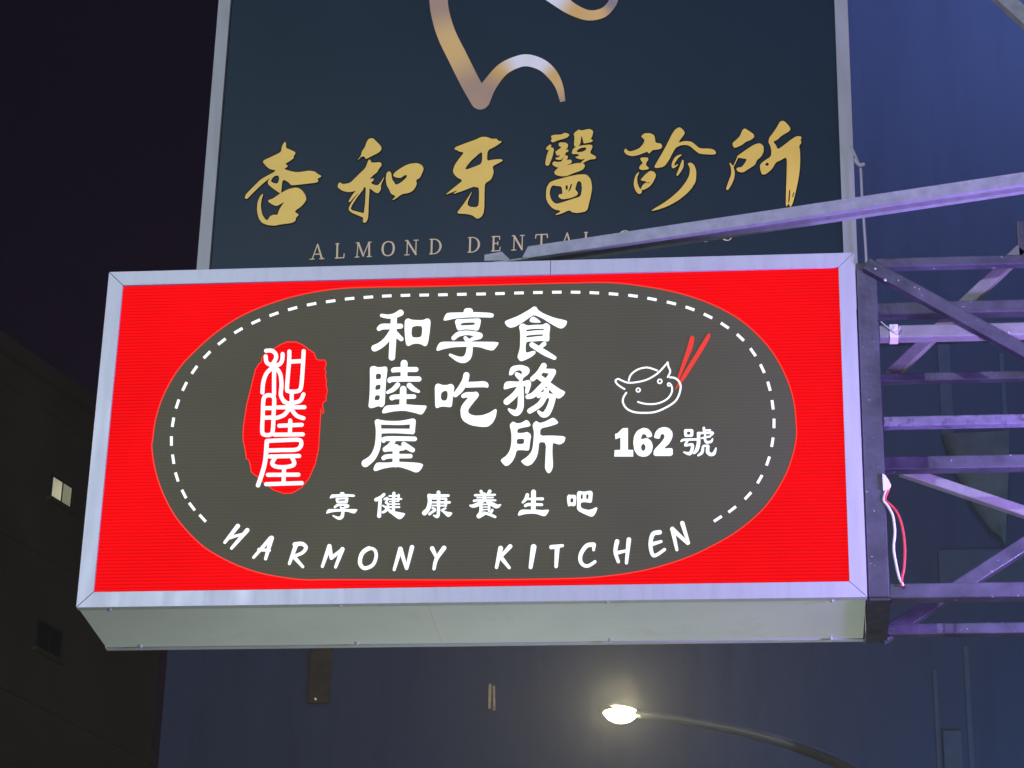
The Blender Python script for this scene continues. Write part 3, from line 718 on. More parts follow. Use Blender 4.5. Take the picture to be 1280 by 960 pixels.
# the row of small characters
ch(gx.copy_to((5, 62, 945, 886), (405, 610, 16, 43, 82, 672, 636)))
g = Glyph(465, 610, 21.333)
g.st((320, 172, 40), (230, 250, 44), (110, 312, 50)).st((218, 330, 46), (205, 500, 45), (190, 745, 54))
g.st((330, 300, 26), (400, 272, 34), (412, 312, 26), (372, 388, 30), (428, 425, 28), (408, 520, 36), (370, 600, 38), (290, 648, 34)).st((290, 468, 22), (400, 540, 32), (500, 630, 45))
g.po((420, 590), (600, 618), (860, 670), (888, 690), (830, 780), (760, 832), (700, 828), (600, 760), (480, 660))
g.st((585, 142, 44), (576, 400, 40), (570, 620, 42)).st((460, 214, 22), (700, 206, 24)).st((710, 192, 34), (703, 340, 30)).st((430, 298, 20), (782, 292, 24)).st((470, 362, 18), (700, 352, 18)).st((460, 430, 16), (728, 428, 20)).st((440, 507, 20), (728, 510, 26)); ch(g)
g = Glyph(525, 610, 16)
g.st((370, 88, 38), (370, 140, 36)).st((185, 160, 38), (568, 152, 26)).st((185, 152, 40), (195, 280, 40), (160, 420, 44), (90, 498, 50)).st((250, 218, 14), (520, 212, 22)).st((520, 222, 26), (515, 350, 26)).st((230, 288, 18), (590, 287, 26)).st((220, 350, 14), (518, 352, 20))
g.st((372, 150, 32), (368, 480, 32), (345, 568, 34), (280, 550, 18)).st((250, 400, 22), (290, 415, 22)).st((300, 440, 26), (190, 520, 26)).st((510, 405, 20), (450, 440, 24)).po((420, 425), (520, 470), (652, 490), (630, 540), (580, 582), (540, 572), (460, 490), (408, 450)); ch(g)
g = Glyph(580, 605, 16)
g.st((340, 147, 31), (370, 200, 26)).st((515, 147, 36), (480, 195, 26)).st((222, 225, 24), (620, 215, 20)).st((262, 273, 15), (578, 270, 18)).st((202, 337, 26), (300, 325, 20), (628, 327, 20)).st((410, 200, 30), (405, 330, 30))
g.st((370, 347, 33), (270, 410, 42), (180, 440, 34), (122, 430, 18)).st((470, 352, 33), (580, 412, 42), (660, 448, 40), (732, 415, 13)).st((338, 420, 30), (335, 560, 34), (292, 640, 43)).st((340, 407, 14), (500, 407, 16)).st((505, 410, 24), (500, 540, 24)).st((350, 460, 11), (490, 460, 11)).st((350, 515, 14), (490, 508, 11))
g.st((300, 650, 38), (420, 592, 26)).st((400, 572, 24), (520, 612, 30), (622, 656, 26)).st((565, 522, 27), (540, 570, 24)); ch(g)
g = Glyph(645, 605, 11.636)
g.st((165, 160, 27), (140, 222, 24), (98, 268, 16)).st((255, 116, 35), (252, 390, 34)).st((160, 216, 17), (385, 216, 22)).st((137, 315, 22), (190, 297, 23), (375, 301, 20)).po((25, 445), (50, 390), (90, 370), (230, 375), (280, 370), (380, 380), (482, 370), (470, 410), (430, 467), (390, 467), (300, 435), (220, 430), (130, 437), (40, 464)); ch(g)
g = Glyph(645, 605, 11.636)
g.po((740, 185), (765, 150), (800, 160), (850, 155), (880, 175), (870, 310), (840, 325), (800, 315), (760, 330), (748, 280)).ho((790, 212), (832, 203), (837, 262), (793, 274))
g.po((885, 130), (910, 100), (990, 112), (1085, 95), (1118, 120), (1105, 260), (1085, 275), (1000, 262), (945, 270), (938, 320), (960, 355), (1050, 378), (1110, 365), (1165, 335), (1187, 350), (1165, 410), (1130, 467), (1090, 477), (1000, 440), (910, 395), (885, 360), (890, 240)).ho((943, 153), (973, 150), (969, 220), (940, 220)).ho((1023, 150), (1057, 150), (1052, 218), (1020, 218)); ch(g)

# HARMONY KITCHEN
A = lambda: Glyph(260, 630, 4)
L_ = [A().st((149, 110), (84, 192), r=9.5).st((196, 131), (118, 221), r=9.5).st((106, 169), (170, 151), r=7.5),
      A().st((312, 172), (228, 267), r=9).st((318, 170), (288, 274), r=10).st((256, 228), (308, 232), r=8),
      A().st((440, 205), (407, 298), r=9.5).st((434, 202), (470, 199), (490, 218), (470, 245), (425, 262), r=9.5).st((428, 262), (474, 314), r=9),
      A().st((607, 211), (572, 312), r=9.5).st((607, 215), (617, 270), (672, 226), r=9.5, smooth=False).st((672, 226), (638, 315), r=9.5),
      A().loop((805, 222), (770, 248), (760, 295), (782, 321), (822, 306), (840, 268), (835, 232), r=9.5),
      A().st((962, 224), (931, 328), r=9.5).st((962, 224), (992, 322), r=9.5).st((1020, 216), (994, 322), r=9.5),
      A().st((1121, 222), (1142, 266), r=9.5).st((1180, 220), (1142, 275), (1130, 324), r=10)]
A = lambda: Glyph(600, 630, 4.267)
L_ += [A().st((110, 236), (88, 338), r=11).st((161, 226), (104, 288), r=10).st((112, 285), (156, 340), r=10),
       A().st((286, 229), (270, 337), r=13),
       A().st((381, 230), (440, 222), r=10).st((412, 230), (406, 333), r=11.5),
       A().st((608, 218), (606, 245), r=9).st((606, 217), (570, 222), (540, 262), (535, 300), (552, 326), (580, 329), (613, 308), r=10.5),
       A().st((731, 200), (722, 255), (738, 308), r=10.5).st((794, 190), (781, 314), r=10.5).st((724, 262), (785, 248), r=9),
       A().st((958, 151), (925, 158), (912, 190), (910, 230), (922, 272), (945, 270), (984, 243), r=10.5).st((914, 215), (966, 200), r=9.5),
       A().st((1026, 133), (1050, 244), r=10).st((1026, 134), (1108, 210), r=10.5).st((1079, 102), (1112, 208), r=10)]
for g in L_:
    for kind_, pts in g.it:        # brush letters: strokes start heavy and thin out
        n = max(1, len(pts) - 1)
        for i, p in enumerate(pts): pts[i] = (p[0], p[1], p[2] * (1.16 - 0.36 * i / n))
    g.mesh('letter', YT, NY, M['white'], S)

# ================================================================== dental clinic sign behind it
DY = R(-2.2)
ND = (-math.sin(DY), math.cos(DY), 0.0)
UD = Vector((math.cos(DY), math.sin(DY), 0)); NV = Vector(ND)
PD = Vector((1.224967, 1.6, 6.4257517))
def dpl(off): return tuple(PD - NV * off)           # plane lying off metres in front of the panel
B_ = empty('clinic_sign', (PD.x, PD.y, 5.2), 'tall dark navy dental clinic sign with gold brush lettering and grey edges', 'sign')
def dpt(px, off=0.0): return Vector(on_plane([px], dpl(off), ND)[0])
def ucoord(p): return (p - PD).dot(UD)
lo, li = ucoord(dpt((261, 168))), ucoord(dpt((276.5, 168)))
ri, ro = ucoord(dpt((1048.5, 155))), ucoord(dpt((1065.5, 155)))
ZB, ZT = 5.75, 8.6
def dbox(u0, u1, o0, o1, z0, z1, name, m, bevel=0.0):
    c = lambda u_, o_, z_: PD + UD * u_ - NV * o_ + Vector((0, 0, z_ - PD.z))
    return MB().hexa([c(u_, o_, z_) for z_ in (z0, z1) for u_, o_ in ((u0, o0), (u1, o0), (u1, o1), (u0, o1))]).build(name, m, B_, bevel=bevel)
dbox(li - .01, ri + .01, -0.02, 0.0, ZB + .02, ZT - .02, 'panel', M['navy'])
dbox(lo, li, -0.06, 0.02, ZB, ZT, 'frame_bar', M['steel_frame'], .002)
dbox(ri, ro, -0.06, 0.02, ZB, ZT, 'frame_bar', M['steel_frame'], .002)
dbox(li + .001, ri - .001, -0.06, 0.019, ZB, ZB + .045, 'frame_bar', M['steel_frame'])
dbox(li + .001, ri - .001, -0.06, 0.019, ZT - .045, ZT, 'frame_bar', M['steel_frame'])
for z in (6.03, 8.2):
    dbox(lo + .1, 4.2 - PD.x - 0.02, -0.13, -0.062, z, z + .05, 'support_arm', M['truss'])
GP = dpl(0.004)
M['edge'] = mat('dark_character_edge', (0.006, 0.005, 0.006), 0.6, spec=0.1)
def gold(g):
    o = g.mesh('character', dpl(0.006), ND, M['gold'], B_)
    g.mesh('dark_edge', dpl(0.003), ND, M['edge'], o, grow=1.0)  # near-black copy, grown slightly wider, behind each gold character
g = Glyph(300, 170, 8)
g.po((450, 52), (462, 75), (460, 120), (500, 135), (552, 160), (555, 178), (535, 200), (540, 220), (500, 250), (450, 280), (475, 292), (475, 310), (435, 330), (540, 360), (600, 360), (690, 345), (750, 355), (775, 378), (822, 402), (770, 430), (788, 450), (770, 465), (650, 480), (510, 495), (490, 465), (425, 430), (412, 565), (400, 575), (290, 495), (275, 465), (290, 430), (335, 392), (300, 418), (200, 500), (100, 600), (70, 632), (46, 622), (60, 580), (150, 490), (210, 430), (370, 345), (300, 332), (270, 310), (226, 260), (240, 240), (330, 200), (410, 160), (420, 100))
g.ho((345, 400), (375, 393), (390, 410), (390, 440), (375, 475), (340, 472), (308, 455), (320, 425))
g.po((400, 575), (480, 530), (570, 512), (620, 540), (655, 590), (665, 640), (620, 700), (555, 745), (550, 760), (592, 788), (560, 815), (555, 850), (520, 870), (400, 885), (350, 897), (280, 892), (220, 870), (185, 820), (168, 740), (175, 660), (200, 600), (237, 570), (215, 640), (208, 700), (220, 780), (250, 830), (275, 845), (300, 800), (340, 785), (375, 790), (390, 740), (420, 690), (450, 655), (370, 702), (330, 690), (278, 655), (285, 640), (330, 625)); gold(g)
g = Glyph(415, 165, 8)
g.po((345, 100), (370, 65), (410, 60), (440, 90), (490, 140), (497, 175), (470, 205), (420, 230), (380, 250), (335, 272), (325, 245), (295, 245), (246, 296), (292, 230), (300, 190), (330, 150))
g.po((365, 278), (385, 276), (392, 308), (490, 300), (497, 335), (465, 375), (455, 400), (410, 435), (375, 470), (420, 463), (417, 485), (385, 510), (440, 535), (470, 525), (532, 434), (487, 535), (492, 570), (465, 614), (430, 605), (375, 560), (330, 550), (250, 585), (170, 604), (100, 587), (53, 550), (65, 510), (85, 503), (105, 522), (180, 510), (260, 430), (330, 365), (350, 320))
g.st((358, 540, 20), (350, 700, 18), (337, 850, 24), (325, 892, 16)).st((300, 560, 14), (230, 620, 16), (176, 692, 9)).st((310, 570, 5), (230, 670, 9), (180, 755, 10), (195, 790, 12), (260, 815, 17), (320, 835, 22))
g.po((545, 410), (570, 390), (592, 405), (600, 470), (620, 500), (640, 530), (690, 505), (745, 455), (750, 430), (725, 432), (690, 460), (650, 458), (610, 440), (620, 410), (680, 365), (760, 320), (850, 308), (900, 330), (920, 370), (880, 460), (840, 480), (850, 520), (820, 580), (770, 610), (700, 620), (640, 665), (594, 688), (640, 640), (590, 620), (570, 570), (545, 530), (538, 470)); gold(g)
g = Glyph(550, 165, 8.345)
g.po((152, 160), (270, 115), (370, 80), (430, 50), (490, 50), (540, 72), (595, 68), (605, 92), (652, 97), (610, 130), (570, 155), (510, 185), (495, 210), (490, 300), (540, 290), (600, 283), (640, 283), (658, 297), (630, 315), (570, 345), (548, 360), (562, 420), (545, 470), (530, 500), (470, 535), (465, 600), (462, 820), (440, 880), (395, 907), (370, 895), (340, 870), (280, 855), (190, 852), (180, 835), (240, 760), (280, 700), (345, 603), (300, 700), (285, 755), (310, 780), (380, 785), (405, 760), (408, 580), (370, 575), (350, 570), (250, 610), (125, 652), (195, 600), (42, 664), (150, 575), (240, 505), (180, 475), (145, 440), (133, 400), (160, 330), (210, 265), (250, 212), (200, 205), (180, 190), (156, 187))
g.ho((262, 385), (290, 340), (340, 285), (420, 215), (440, 212), (440, 300), (425, 335), (350, 365), (280, 390)); gold(g)
g = Glyph(672, 155, 8)
g.po((130, 120), (160, 108), (240, 105), (265, 86), (300, 93), (322, 110), (290, 140), (200, 165), (150, 187), (128, 165), (145, 150)).st((125, 218, 13), (100, 245, 15)).st((140, 258, 24), (120, 320, 29), (98, 395, 22))
g.st((232, 205, 22), (280, 215, 25), (250, 250, 22), (192, 282, 14)).st((200, 302, 14), (298, 267, 12)).st((255, 292, 25), (228, 340, 18), (190, 345, 10)).st((170, 397, 22), (220, 407, 29), (322, 375, 20)).st((285, 330, 18), (255, 390, 22))
g.po((358, 95), (410, 53), (440, 65), (520, 46), (558, 70), (548, 120), (530, 150), (558, 165), (540, 182), (480, 192), (460, 195), (450, 150), (438, 110), (428, 200), (400, 232), (362, 222), (370, 130))
g.po((360, 240), (430, 215), (540, 203), (552, 230), (520, 290), (587, 325), (582, 350), (520, 355), (450, 392), (428, 387), (480, 345), (430, 357), (368, 332), (420, 315), (400, 300), (338, 300), (350, 260)).ho((390, 268), (430, 240), (484, 233), (488, 255), (450, 277), (396, 282))
g.po((163, 480), (200, 440), (300, 410), (400, 388), (460, 393), (477, 420), (450, 460), (380, 485), (350, 495), (290, 522), (220, 522), (178, 507))
g.po((165, 563), (250, 540), (330, 520), (420, 503), (490, 503), (532, 550), (547, 640), (532, 720), (515, 790), (495, 872), (400, 892), (340, 882), (320, 860), (230, 900), (164, 914), (240, 870), (160, 852), (108, 800), (83, 740), (88, 640), (118, 585))
g.ho((150, 612), (190, 620), (240, 625), (250, 700), (215, 700), (205, 725), (240, 755), (330, 742), (400, 712), (405, 685), (375, 655), (390, 600), (405, 568), (437, 580), (444, 650), (430, 722), (380, 740), (260, 778), (190, 800), (150, 775), (130, 740), (120, 690), (130, 640)).ho((278, 618), (302, 610), (300, 662), (284, 657)).ho((316, 650), (334, 598), (348, 598), (328, 657), (303, 684)); gold(g)
g = Glyph(775, 155, 8.344)
g.po((218, 130), (250, 98), (310, 93), (357, 115), (367, 160), (370, 195), (430, 203), (442, 240), (420, 262), (340, 272), (320, 295), (298, 313), (290, 285), (200, 322), (130, 337), (70, 322), (38, 285), (60, 250), (80, 280), (120, 285), (200, 255), (240, 210), (258, 170), (240, 150))
g.po((212, 350), (292, 348), (297, 375), (275, 400), (270, 430), (302, 455), (297, 472), (230, 482), (196, 465), (210, 430), (240, 410), (215, 375)).po((207, 494), (180, 550), (180, 610), (200, 665), (232, 690), (222, 727), (190, 730), (160, 692), (141, 630), (150, 570), (170, 520))
g.po((212, 582), (260, 530), (310, 488), (350, 493), (377, 525), (365, 570), (330, 632), (290, 667), (235, 692), (218, 670), (235, 640), (262, 612), (308, 618), (312, 606), (275, 612), (270, 598), (230, 592))
g.po((358, 442), (400, 370), (470, 250), (540, 110), (570, 60), (620, 30), (660, 60), (680, 95), (640, 150), (605, 195), (680, 176), (745, 183), (780, 210), (830, 255), (950, 256), (990, 273), (1006, 312), (960, 320), (830, 312), (790, 282), (720, 222), (650, 217), (590, 240), (560, 280), (510, 380), (460, 447), (370, 462))
g.st((637, 322, 6), (590, 352, 15), (557, 408, 15), (556, 450, 12), (602, 424, 5)).st((655, 383, 10), (640, 450, 19), (600, 528, 11))
g.po((703, 410), (740, 400), (777, 430), (797, 490), (792, 600), (742, 680), (680, 742), (600, 802), (500, 857), (400, 892), (322, 912), (350, 885), (430, 840), (530, 770), (620, 690), (690, 600), (725, 530), (730, 460)); gold(g)
g = Glyph(900, 145, 8)
g.po((128, 265), (160, 240), (200, 200), (225, 138), (250, 123), (280, 143), (337, 180), (344, 210), (310, 240), (260, 257), (220, 290), (145, 322), (126, 295)).po((165, 405), (250, 345), (340, 285), (400, 270), (437, 300), (437, 360), (410, 410), (370, 440), (350, 490), (290, 527), (230, 567), (180, 557), (160, 530), (180, 513), (215, 512), (250, 470), (270, 430), (230, 425), (185, 417))
g.st((178, 412, 6), (135, 505, 4.5)).st((99, 472, 5), (124, 520, 14), (128, 590, 19), (105, 660, 21), (75, 725, 14))
g.po((493, 215), (530, 170), (570, 110), (600, 53), (640, 46), (690, 98), (707, 130), (690, 155), (620, 195), (570, 240), (530, 257), (560, 290), (578, 335), (640, 290), (710, 235), (770, 198), (820, 208), (805, 240), (817, 265), (790, 300), (802, 350), (802, 500), (787, 620), (762, 740), (730, 870), (702, 918), (690, 870), (658, 918), (660, 760), (666, 600), (670, 450), (660, 412), (600, 447), (560, 462), (520, 532), (460, 582), (420, 587), (403, 540), (398, 490), (430, 455), (510, 405), (515, 350), (500, 290), (483, 265))
g.ho((470, 466), (486, 472), (488, 488), (474, 499), (458, 496), (453, 480)).ho((692, 732), (704, 742), (694, 862), (680, 872)).ho((735, 760), (745, 765), (728, 815), (720, 815)); gold(g)

# thin roman capitals: unit strokes (x 0..1, y 0 top..1 base), k = thick half-width, n = thin half-width
k_, n_ = 0.075, 0.042
def serif(x, y, w=0.17): return [((x - w, y, n_ * .9), (x + w, y, n_ * .9))]
CAP = {
 'A': [((.5, .02, k_ * .8), (.84, .96, k_)), ((.48, .03, n_), (.13, .96, n_)), ((.26, .66, n_), (.72, .66, n_))] + serif(.12, .97) + serif(.85, .97),
 'L': [((.27, .04, k_), (.27, .96, k_)), ((.1, .97, n_), (.9, .97, n_)), ((.92, .97, n_), (.95, .72, n_))] + serif(.27, .03),
 'M': [((.16, .04, n_), (.12, .96, n_)), ((.18, .04, k_), (.5, .9, k_)), ((.5, .9, n_), (.82, .04, n_)), ((.84, .04, k_), (.87, .96, k_))] + serif(.12, .97, .12) + serif(.87, .97, .13) + serif(.13, .03, .09) + serif(.88, .03, .09),
 'N': [((.18, .04, n_), (.18, .96, n_)), ((.18, .05, k_), (.84, .95, k_)), ((.84, .04, n_), (.84, .95, n_))] + serif(.18, .97) + serif(.84, .03) + serif(.12, .03, .1),
 'D': [((.22, .04, k_), (.22, .96, k_)), ((.08, .03, n_), (.5, .03, n_), (.8, .2, k_ * .9), (.92, .5, k_ * 1.2), (.8, .8, k_ * .9), (.5, .97, n_), (.08, .97, n_))],
 'E': [((.27, .04, k_), (.27, .96, k_)), ((.1, .03, n_), (.84, .03, n_)), ((.27, .48, n_), (.7, .48, n_)), ((.1, .97, n_), (.9, .97, n_)), ((.85, .03, n_), (.87, .22, n_)), ((.91, .97, n_), (.95, .75, n_)), ((.7, .38, n_), (.7, .58, n_))],
 'T': [((.5, .04, k_), (.5, .96, k_)), ((.06, .03, n_), (.94, .03, n_)), ((.05, .03, n_), (.02, .25, n_)), ((.95, .03, n_), (.98, .25, n_))] + serif(.5, .97),
 'O': [((.5, .03, n_), (.2, .15, k_ * .9), (.09, .5, k_ * 1.2), (.2, .85, k_ * .9), (.5, .97, n_), (.8, .85, k_ * .9), (.91, .5, k_ * 1.2), (.8, .15, k_ * .9), (.5, .03, n_))],
 'C': [((.9, .28, n_), (.8, .1, n_), (.55, .03, n_), (.25, .15, k_ * .9), (.1, .5, k_ * 1.2), (.25, .85, k_ * .9), (.58, .97, n_), (.82, .9, n_), (.94, .72, n_))],
 'I': [((.5, .04, k_), (.5, .96, k_))] + serif(.5, .03, .35) + serif(.5, .97, .35),
}
slope = -0.0452
for c, xa, xb in (('A', 388.5, 405.2), ('L', 418, 431), ('M', 444, 464.5), ('O', 476.7, 493.8), ('N', 506, 522.6), ('D', 536, 552), ('D', 584, 600), ('E', 613.5, 626), ('N', 639.7, 655.2), ('T', 669, 684.5), ('A', 700.5, 717), ('L', 729, 741),
                  ('C', 772, 788), ('L', 805, 817), ('I', 829, 836), ('N', 846, 862), ('I', 878, 885), ('C', 900.5, 916)):
    g = Glyph(0, 0, 1)
    top = 305.2 + slope * ((xa + xb) / 2 - 397); hgt = 19.0; wd = xb - xa
    for s_ in CAP[c]:
        pts = [(xa + p[0] * wd + (0.5 - p[1]) * 0.6, top + p[1] * hgt + slope * (p[0] - .5) * wd, p[2] * 15.5) for p in s_]
        g.st(*pts, smooth=len(pts) > 2)
    g.mesh('letter', GP, ND, M['gold_pale'], B_)

# tooth emblem: gilded print whose tone runs from rose through gold to white along the ribbon
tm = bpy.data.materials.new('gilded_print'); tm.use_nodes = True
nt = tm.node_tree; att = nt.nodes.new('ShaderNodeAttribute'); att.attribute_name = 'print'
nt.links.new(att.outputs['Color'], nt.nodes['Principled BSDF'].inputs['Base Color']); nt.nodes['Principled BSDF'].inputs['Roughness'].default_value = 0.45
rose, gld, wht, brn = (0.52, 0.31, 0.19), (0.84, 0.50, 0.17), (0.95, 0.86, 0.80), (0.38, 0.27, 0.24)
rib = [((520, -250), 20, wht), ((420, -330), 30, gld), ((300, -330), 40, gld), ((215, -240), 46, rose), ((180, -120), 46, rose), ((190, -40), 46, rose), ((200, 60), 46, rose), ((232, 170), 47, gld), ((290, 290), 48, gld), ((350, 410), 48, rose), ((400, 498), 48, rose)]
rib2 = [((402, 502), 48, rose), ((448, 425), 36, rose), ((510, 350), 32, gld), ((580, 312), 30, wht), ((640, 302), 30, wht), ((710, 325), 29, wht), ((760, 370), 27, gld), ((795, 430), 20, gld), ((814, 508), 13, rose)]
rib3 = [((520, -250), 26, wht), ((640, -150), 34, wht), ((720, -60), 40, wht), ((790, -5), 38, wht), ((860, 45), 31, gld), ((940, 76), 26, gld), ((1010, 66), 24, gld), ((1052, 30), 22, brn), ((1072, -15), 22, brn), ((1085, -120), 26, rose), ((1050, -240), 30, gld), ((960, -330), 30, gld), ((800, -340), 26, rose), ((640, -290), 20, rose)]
T_ = MB(); cols = []
def ribbon(lst, off):
    pts = catmull([(p[0] / 4 + 500, p[1] / 4, r_ / 4, *c) for p, r_, c in lst], 8)
    n = len(pts); L = []; Rr = []
    for i, p in enumerate(pts):
        t = pts[min(i + 1, n - 1)][:2] - pts[max(i - 1, 0)][:2]; t = t / (np.linalg.norm(t) + 1e-9)
        nn = np.array([-t[1], t[0]])
        L.append(p[:2] - nn * p[2]); Rr.append(p[:2] + nn * p[2])
    v = list(on_plane(L + Rr, dpl(off), ND))
    T_.add(v, [(i, i + 1, n + i + 1, n + i) for i in range(n - 1)])
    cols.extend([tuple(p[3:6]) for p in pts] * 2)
def disc(px, r_, c, off):
    q = [(px[0] / 4 + 500 + r_ / 4 * math.cos(a), px[1] / 4 + r_ / 4 * math.sin(a)) for a in np.linspace(0, 2 * math.pi, 24, endpoint=False)]
    T_.add(list(on_plane(q, dpl(off), ND)), [tuple(range(24))]); cols.extend([c] * 24)
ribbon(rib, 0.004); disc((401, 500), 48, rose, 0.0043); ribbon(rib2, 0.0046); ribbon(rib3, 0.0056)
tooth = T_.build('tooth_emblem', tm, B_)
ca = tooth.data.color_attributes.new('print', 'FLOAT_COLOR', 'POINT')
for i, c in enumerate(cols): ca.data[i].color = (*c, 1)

# ================================================================== steel bracket (ladder truss) that carries the red sign
K = empty('sign_bracket', (W + .04, 0.02, Z0), 'welded grey steel ladder bracket holding the red sign off the wall', 'bracket')
XW = 4.2
def sq(s): h = s / 2; return [(-h, -h), (h, -h), (h, h), (-h, h)]
def bar(a, c, s, m, name, up=(0, 0, 1), bev=0.004):
    a = Vector(a); c = Vector(c); d = (c - a).normalized(); side = d.cross(Vector((0, 1, 0))).normalized()
    prof = sq(s) if not hasattr(s, '__len__') else [(-s[0] / 2, -s[1] / 2), (s[0] / 2, -s[1] / 2), (s[0] / 2, s[1] / 2), (-s[0] / 2, s[1] / 2)]
    return MB().sweep(prof, a, c, side, (0, 1, 0)).build(name, M[m], K, bevel=bev)
MB().box(W + .005, W + .069, 0.014, 0.078, Z0 + .005, Z1 - 0.03).build('post', M['truss'], K, bevel=.004)
MB().box(W + .006, W + .068, 0.345, 0.405, Z0 + .005, Z1 - 0.03).build('post', M['truss'], K, bevel=.004)
MB().box(W + .004, W + .072, 0.02, 0.40, Z0 - .004, Z0 + .0045).build('base_plate', M['truss_dark'], K)
for z, sf, sb_, mf, mb_ in ((5.532, .034, .046, 'truss', 'truss'), (5.283, .044, .030, 'truss_pale', 'truss'), (4.973, .034, .046, 'truss_scuffed', 'truss'), (4.407, .048, .036, 'truss', 'truss')):
    bar((W + .0695, 0.045, z), (XW, 0.045, z), sf, mf, 'chord')
    bar((W + .0685, 0.38, z), (XW, 0.38, z), sb_, mb_, 'chord')
for z in (5.52, 4.974, 4.42):
    bar((W + .037, 0.078, z), (W + .037, 0.345, z), (.03, .03), 'truss', 'spacer') if False else None
    MB().box(W + .02, W + .056, 0.079, 0.344, z - .02, z + .02).build('spacer', M['truss'], K)
    MB().box(3.6, 3.64, 0.06, 0.37, z - .02, z + .02).build('spacer', M['truss'], K)
def brace(pa, pb, Y, s, m, ext=1.0):
    a = at_y(*pa, Y); c = at_y(*pb, Y); c = a + (c - a) * ext
    return bar(a, c, (s, 0.035), m, 'brace')
brace((1082, 331), (1282, 441), 0.0, .044, 'truss', 1.7)
brace((1113, 470), (1274, 316), 0.42, .042, 'truss_pale', 1.02)
a = at_y(1272, 318, 0.42)
bar(a + Vector((.02, 0, -.02)), a + Vector((.022, 0, .12)), (.04, .035), 'truss', 'brace')
brace((1125, 588), (1282, 641), 0.425, .034, 'truss_pale', 1.5)
brace((1100, 798), (1282, 681), 0.40, .046, 'truss', 1.5)
# band of pale tape on the second chord
xa, xb = at_y(1112.5, 420, 0.02).x, at_y(1123, 420, 0.02).x
MB().box(xa, xb, 0.0215, 0.0685, 5.283 - .0235, 5.283 + .0235).build('tape_band', M['tape'], K)
p = [at_y(*q, .012) for q in ((1101, 402), (1108, 408), (1114, 413), (1118, 415.5), (1122, 414), (1125, 409))]
MB().tube(catmull(p, 4), 0.0022, 6).build('tie_wire', M['rope'], K)
# weld spots and bolts along the front brace
for px, r_ in (((1094, 335.5), .006), ((1106.5, 349), .006), ((1123, 350), .0035), ((1143.5, 358.5), .003), ((1149, 361), .003), ((1261, 415), .004)):
    p = at_y(*px, -0.019)
    MB().tube([p + Vector((0, .004, 0)), p], [r_, r_ * .5], 8).build('weld_spot', M['screw'], K)

# galvanised tie bar from the top of the red sign up to the wall
TB = empty('tie_bar', tuple(at_y(640, 326, 0.03)), 'galvanised steel channel tie bar slanting up from the top of the red sign', 'steel bar')
yb0, yb1 = 0.018, 0.088
a = at_y(652, 323.5, yb0); c = at_y(1280, 229.5, yb0); c = a + (c - a) * ((XW - a.x) / (c.x - a.x))
hgt, th = 0.042, 0.009
wd = yb1 - yb0
lp = 0.021; th = 0.004
prof = [(0, 0), (lp, 0), (lp + .002, .016), (wd - lp - .002, .016), (wd - lp, 0), (wd, 0), (wd, hgt), (0, hgt)]
d_ = (c - a).normalized(); up_ = Vector((0, 1, 0)).cross(d_) * -1
if up_.z < 0: up_ = -up_
mb = MB().sweep(prof, a, c, (0, 1, 0), up_)
# slanted cut of the left end
for i in range(len(prof)):
    v = Vector(mb.v[i]); hh = prof[i][1]; v += d_ * (hh * 0.62); mb.v[i] = tuple(v)
mb.build('channel', M['galv'], TB)
e0 = at_y(605, 325, yb0); e1 = at_y(655, 323.5, yb0)
e0.z = Z1 + .001; e1.z = max(a.z, Z1 + .004)
mb = MB()
mb.hexa([(e0.x, yb0, e0.z), (e1.x + .01, yb0, e1.z), (e1.x + .01, yb1, e1.z), (e0.x, yb1, e0.z), (e0.x, yb0, e0.z + .005), (e1.x + .01, yb0, e1.z + .005), (e1.x + .01, yb1, e1.z + .005), (e0.x, yb1, e0.z + .005)])
mb.build('foot_plate', M['galv'], TB)
ea, eb, ec, ed = at_y(605.5, 318.5, yb0), at_y(627, 314.5, yb0), at_y(638, 325, yb0), at_y(605.5, 326, yb0)
for yy in (yb0, yb1 - th):
    v = [(p.x, yy, p.z) for p in (ed, ec, eb, ea)] + [(p.x, yy + th, p.z) for p in (ed, ec, eb, ea)]
    MB().hexa(v).build('foot_flange', M['galv'], TB)
MB().box(ea.x + .02, eb.x - 0.004, yb0 + .02, yb0 + .045, Z1 + .003, Z1 + .02).build('bolt', M['truss_dark'], TB)

# second tie bar high up at the right, holding the clinic sign
a = at_y(1247, -8, 1.2); c = at_y(1292, 33, 1.2)
o = MB().sweep([(-.02, -.03), (.02, -.03), (.02, .03), (-.02, .03)], a + (a - c) * 3, c + (c - a) * 8, (0, 1, 0), (c - a).cross(Vector((0, 1, 0)))).build('stay_bar', M['galv'])
tag(o, 'pale steel stay bar high beside the clinic sign', 'steel bar')

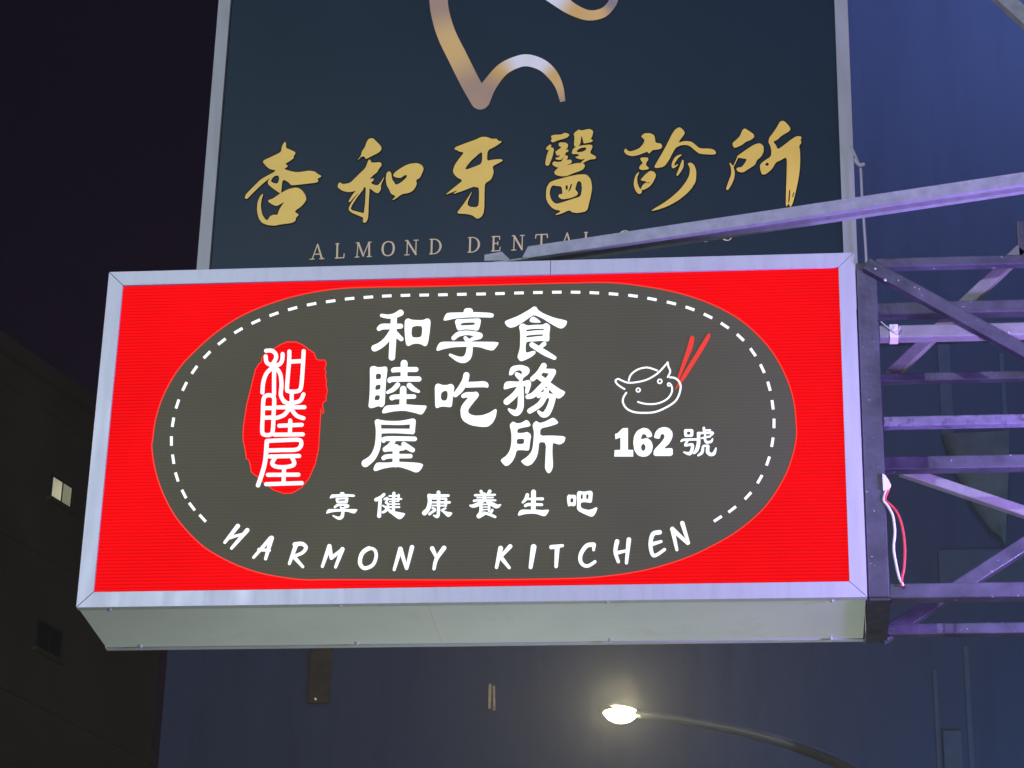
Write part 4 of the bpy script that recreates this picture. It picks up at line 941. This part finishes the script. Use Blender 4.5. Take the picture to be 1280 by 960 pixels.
# rope hanging beside the clinic sign
p = [at_y(*q, 1.45) for q in ((1064, 183), (1067, 190), (1071, 199), (1074, 206), (1076, 212), (1077.5, 245), (1080, 280), (1082.5, 318), (1084, 350))]
kn = [at_y(*q, 1.44) for q in ((1068, 199), (1071, 203), (1075, 206.5), (1081, 205))]
rp = empty('hanging_rope', tuple(p[-1]), 'thin grey rope knotted to the edge of the clinic sign', 'rope')
MB().tube(catmull(p, 4), 0.0055, 8).build('strand', M['rope'], rp, smooth=True)
MB().tube(catmull(kn, 4), [0.008] * 12 + [0.006], 8).build('knot', M['rope'], rp, smooth=True)
p = at_y(1067, 190, 1.45)

# power cables behind the post
YC = 0.012
def cable(pts, m, name, label, r_=0.0043):
    o = MB().tube(catmull([at_y(*q, YC) for q in pts], 5), r_, 8).build(name, M[m], smooth=True)
    tag(o, label, 'cable'); return o
cable(((1108, 598), (1110, 607), (1106, 618), (1105, 626), (1110, 633), (1116, 645), (1118.5, 665), (1117, 685), (1120, 705), (1124, 722), (1129, 732)), 'white_cable', 'power_cable', 'white power cable looping down behind the bracket post')
cable(((1110, 600), (1111, 610), (1107, 620), (1107, 626), (1114, 632), (1122, 642), (1128, 660), (1131, 685), (1130, 710), (1127.5, 722), (1127, 733)), 'red_cable', 'power_cable', 'red power cable looping down behind the bracket post')
q = [at_y(*s_, YC - .006) for s_ in ((1103, 592), (1107, 594), (1114, 606), (1111, 612), (1104, 613))]
o = MB().add([tuple(v) for v in q] + [tuple(v + Vector((0, .012, 0))) for v in q], [(0, 1, 2, 3, 4), (9, 8, 7, 6, 5)] + [(i, (i + 1) % 5, 5 + (i + 1) % 5, 5 + i) for i in range(5)]).build('cable_connector', M['white_cable'])
tag(o, 'white plastic connector wrapped round the cable ends', 'connector')

# thin night air: gives the lit lamp its halo
hz = MB().box(-60, 60, -30, 75, -1.0, 32).build('haze', M['dark_metal'])
hm = bpy.data.materials.new('night_air'); hm.use_nodes = True
nt = hm.node_tree; nt.nodes.remove(nt.nodes['Principled BSDF'])
pv = nt.nodes.new('ShaderNodeVolumePrincipled')
pv.inputs['Color'].default_value = (0.8, 0.82, 0.85, 1); pv.inputs['Density'].default_value = 0.0014; pv.inputs['Anisotropy'].default_value = 0.5
nt.links.new(pv.outputs[0], nt.nodes['Material Output'].inputs['Volume'])
hz.data.materials.clear(); hz.data.materials.append(hm)
tag(hz, kind='stuff')
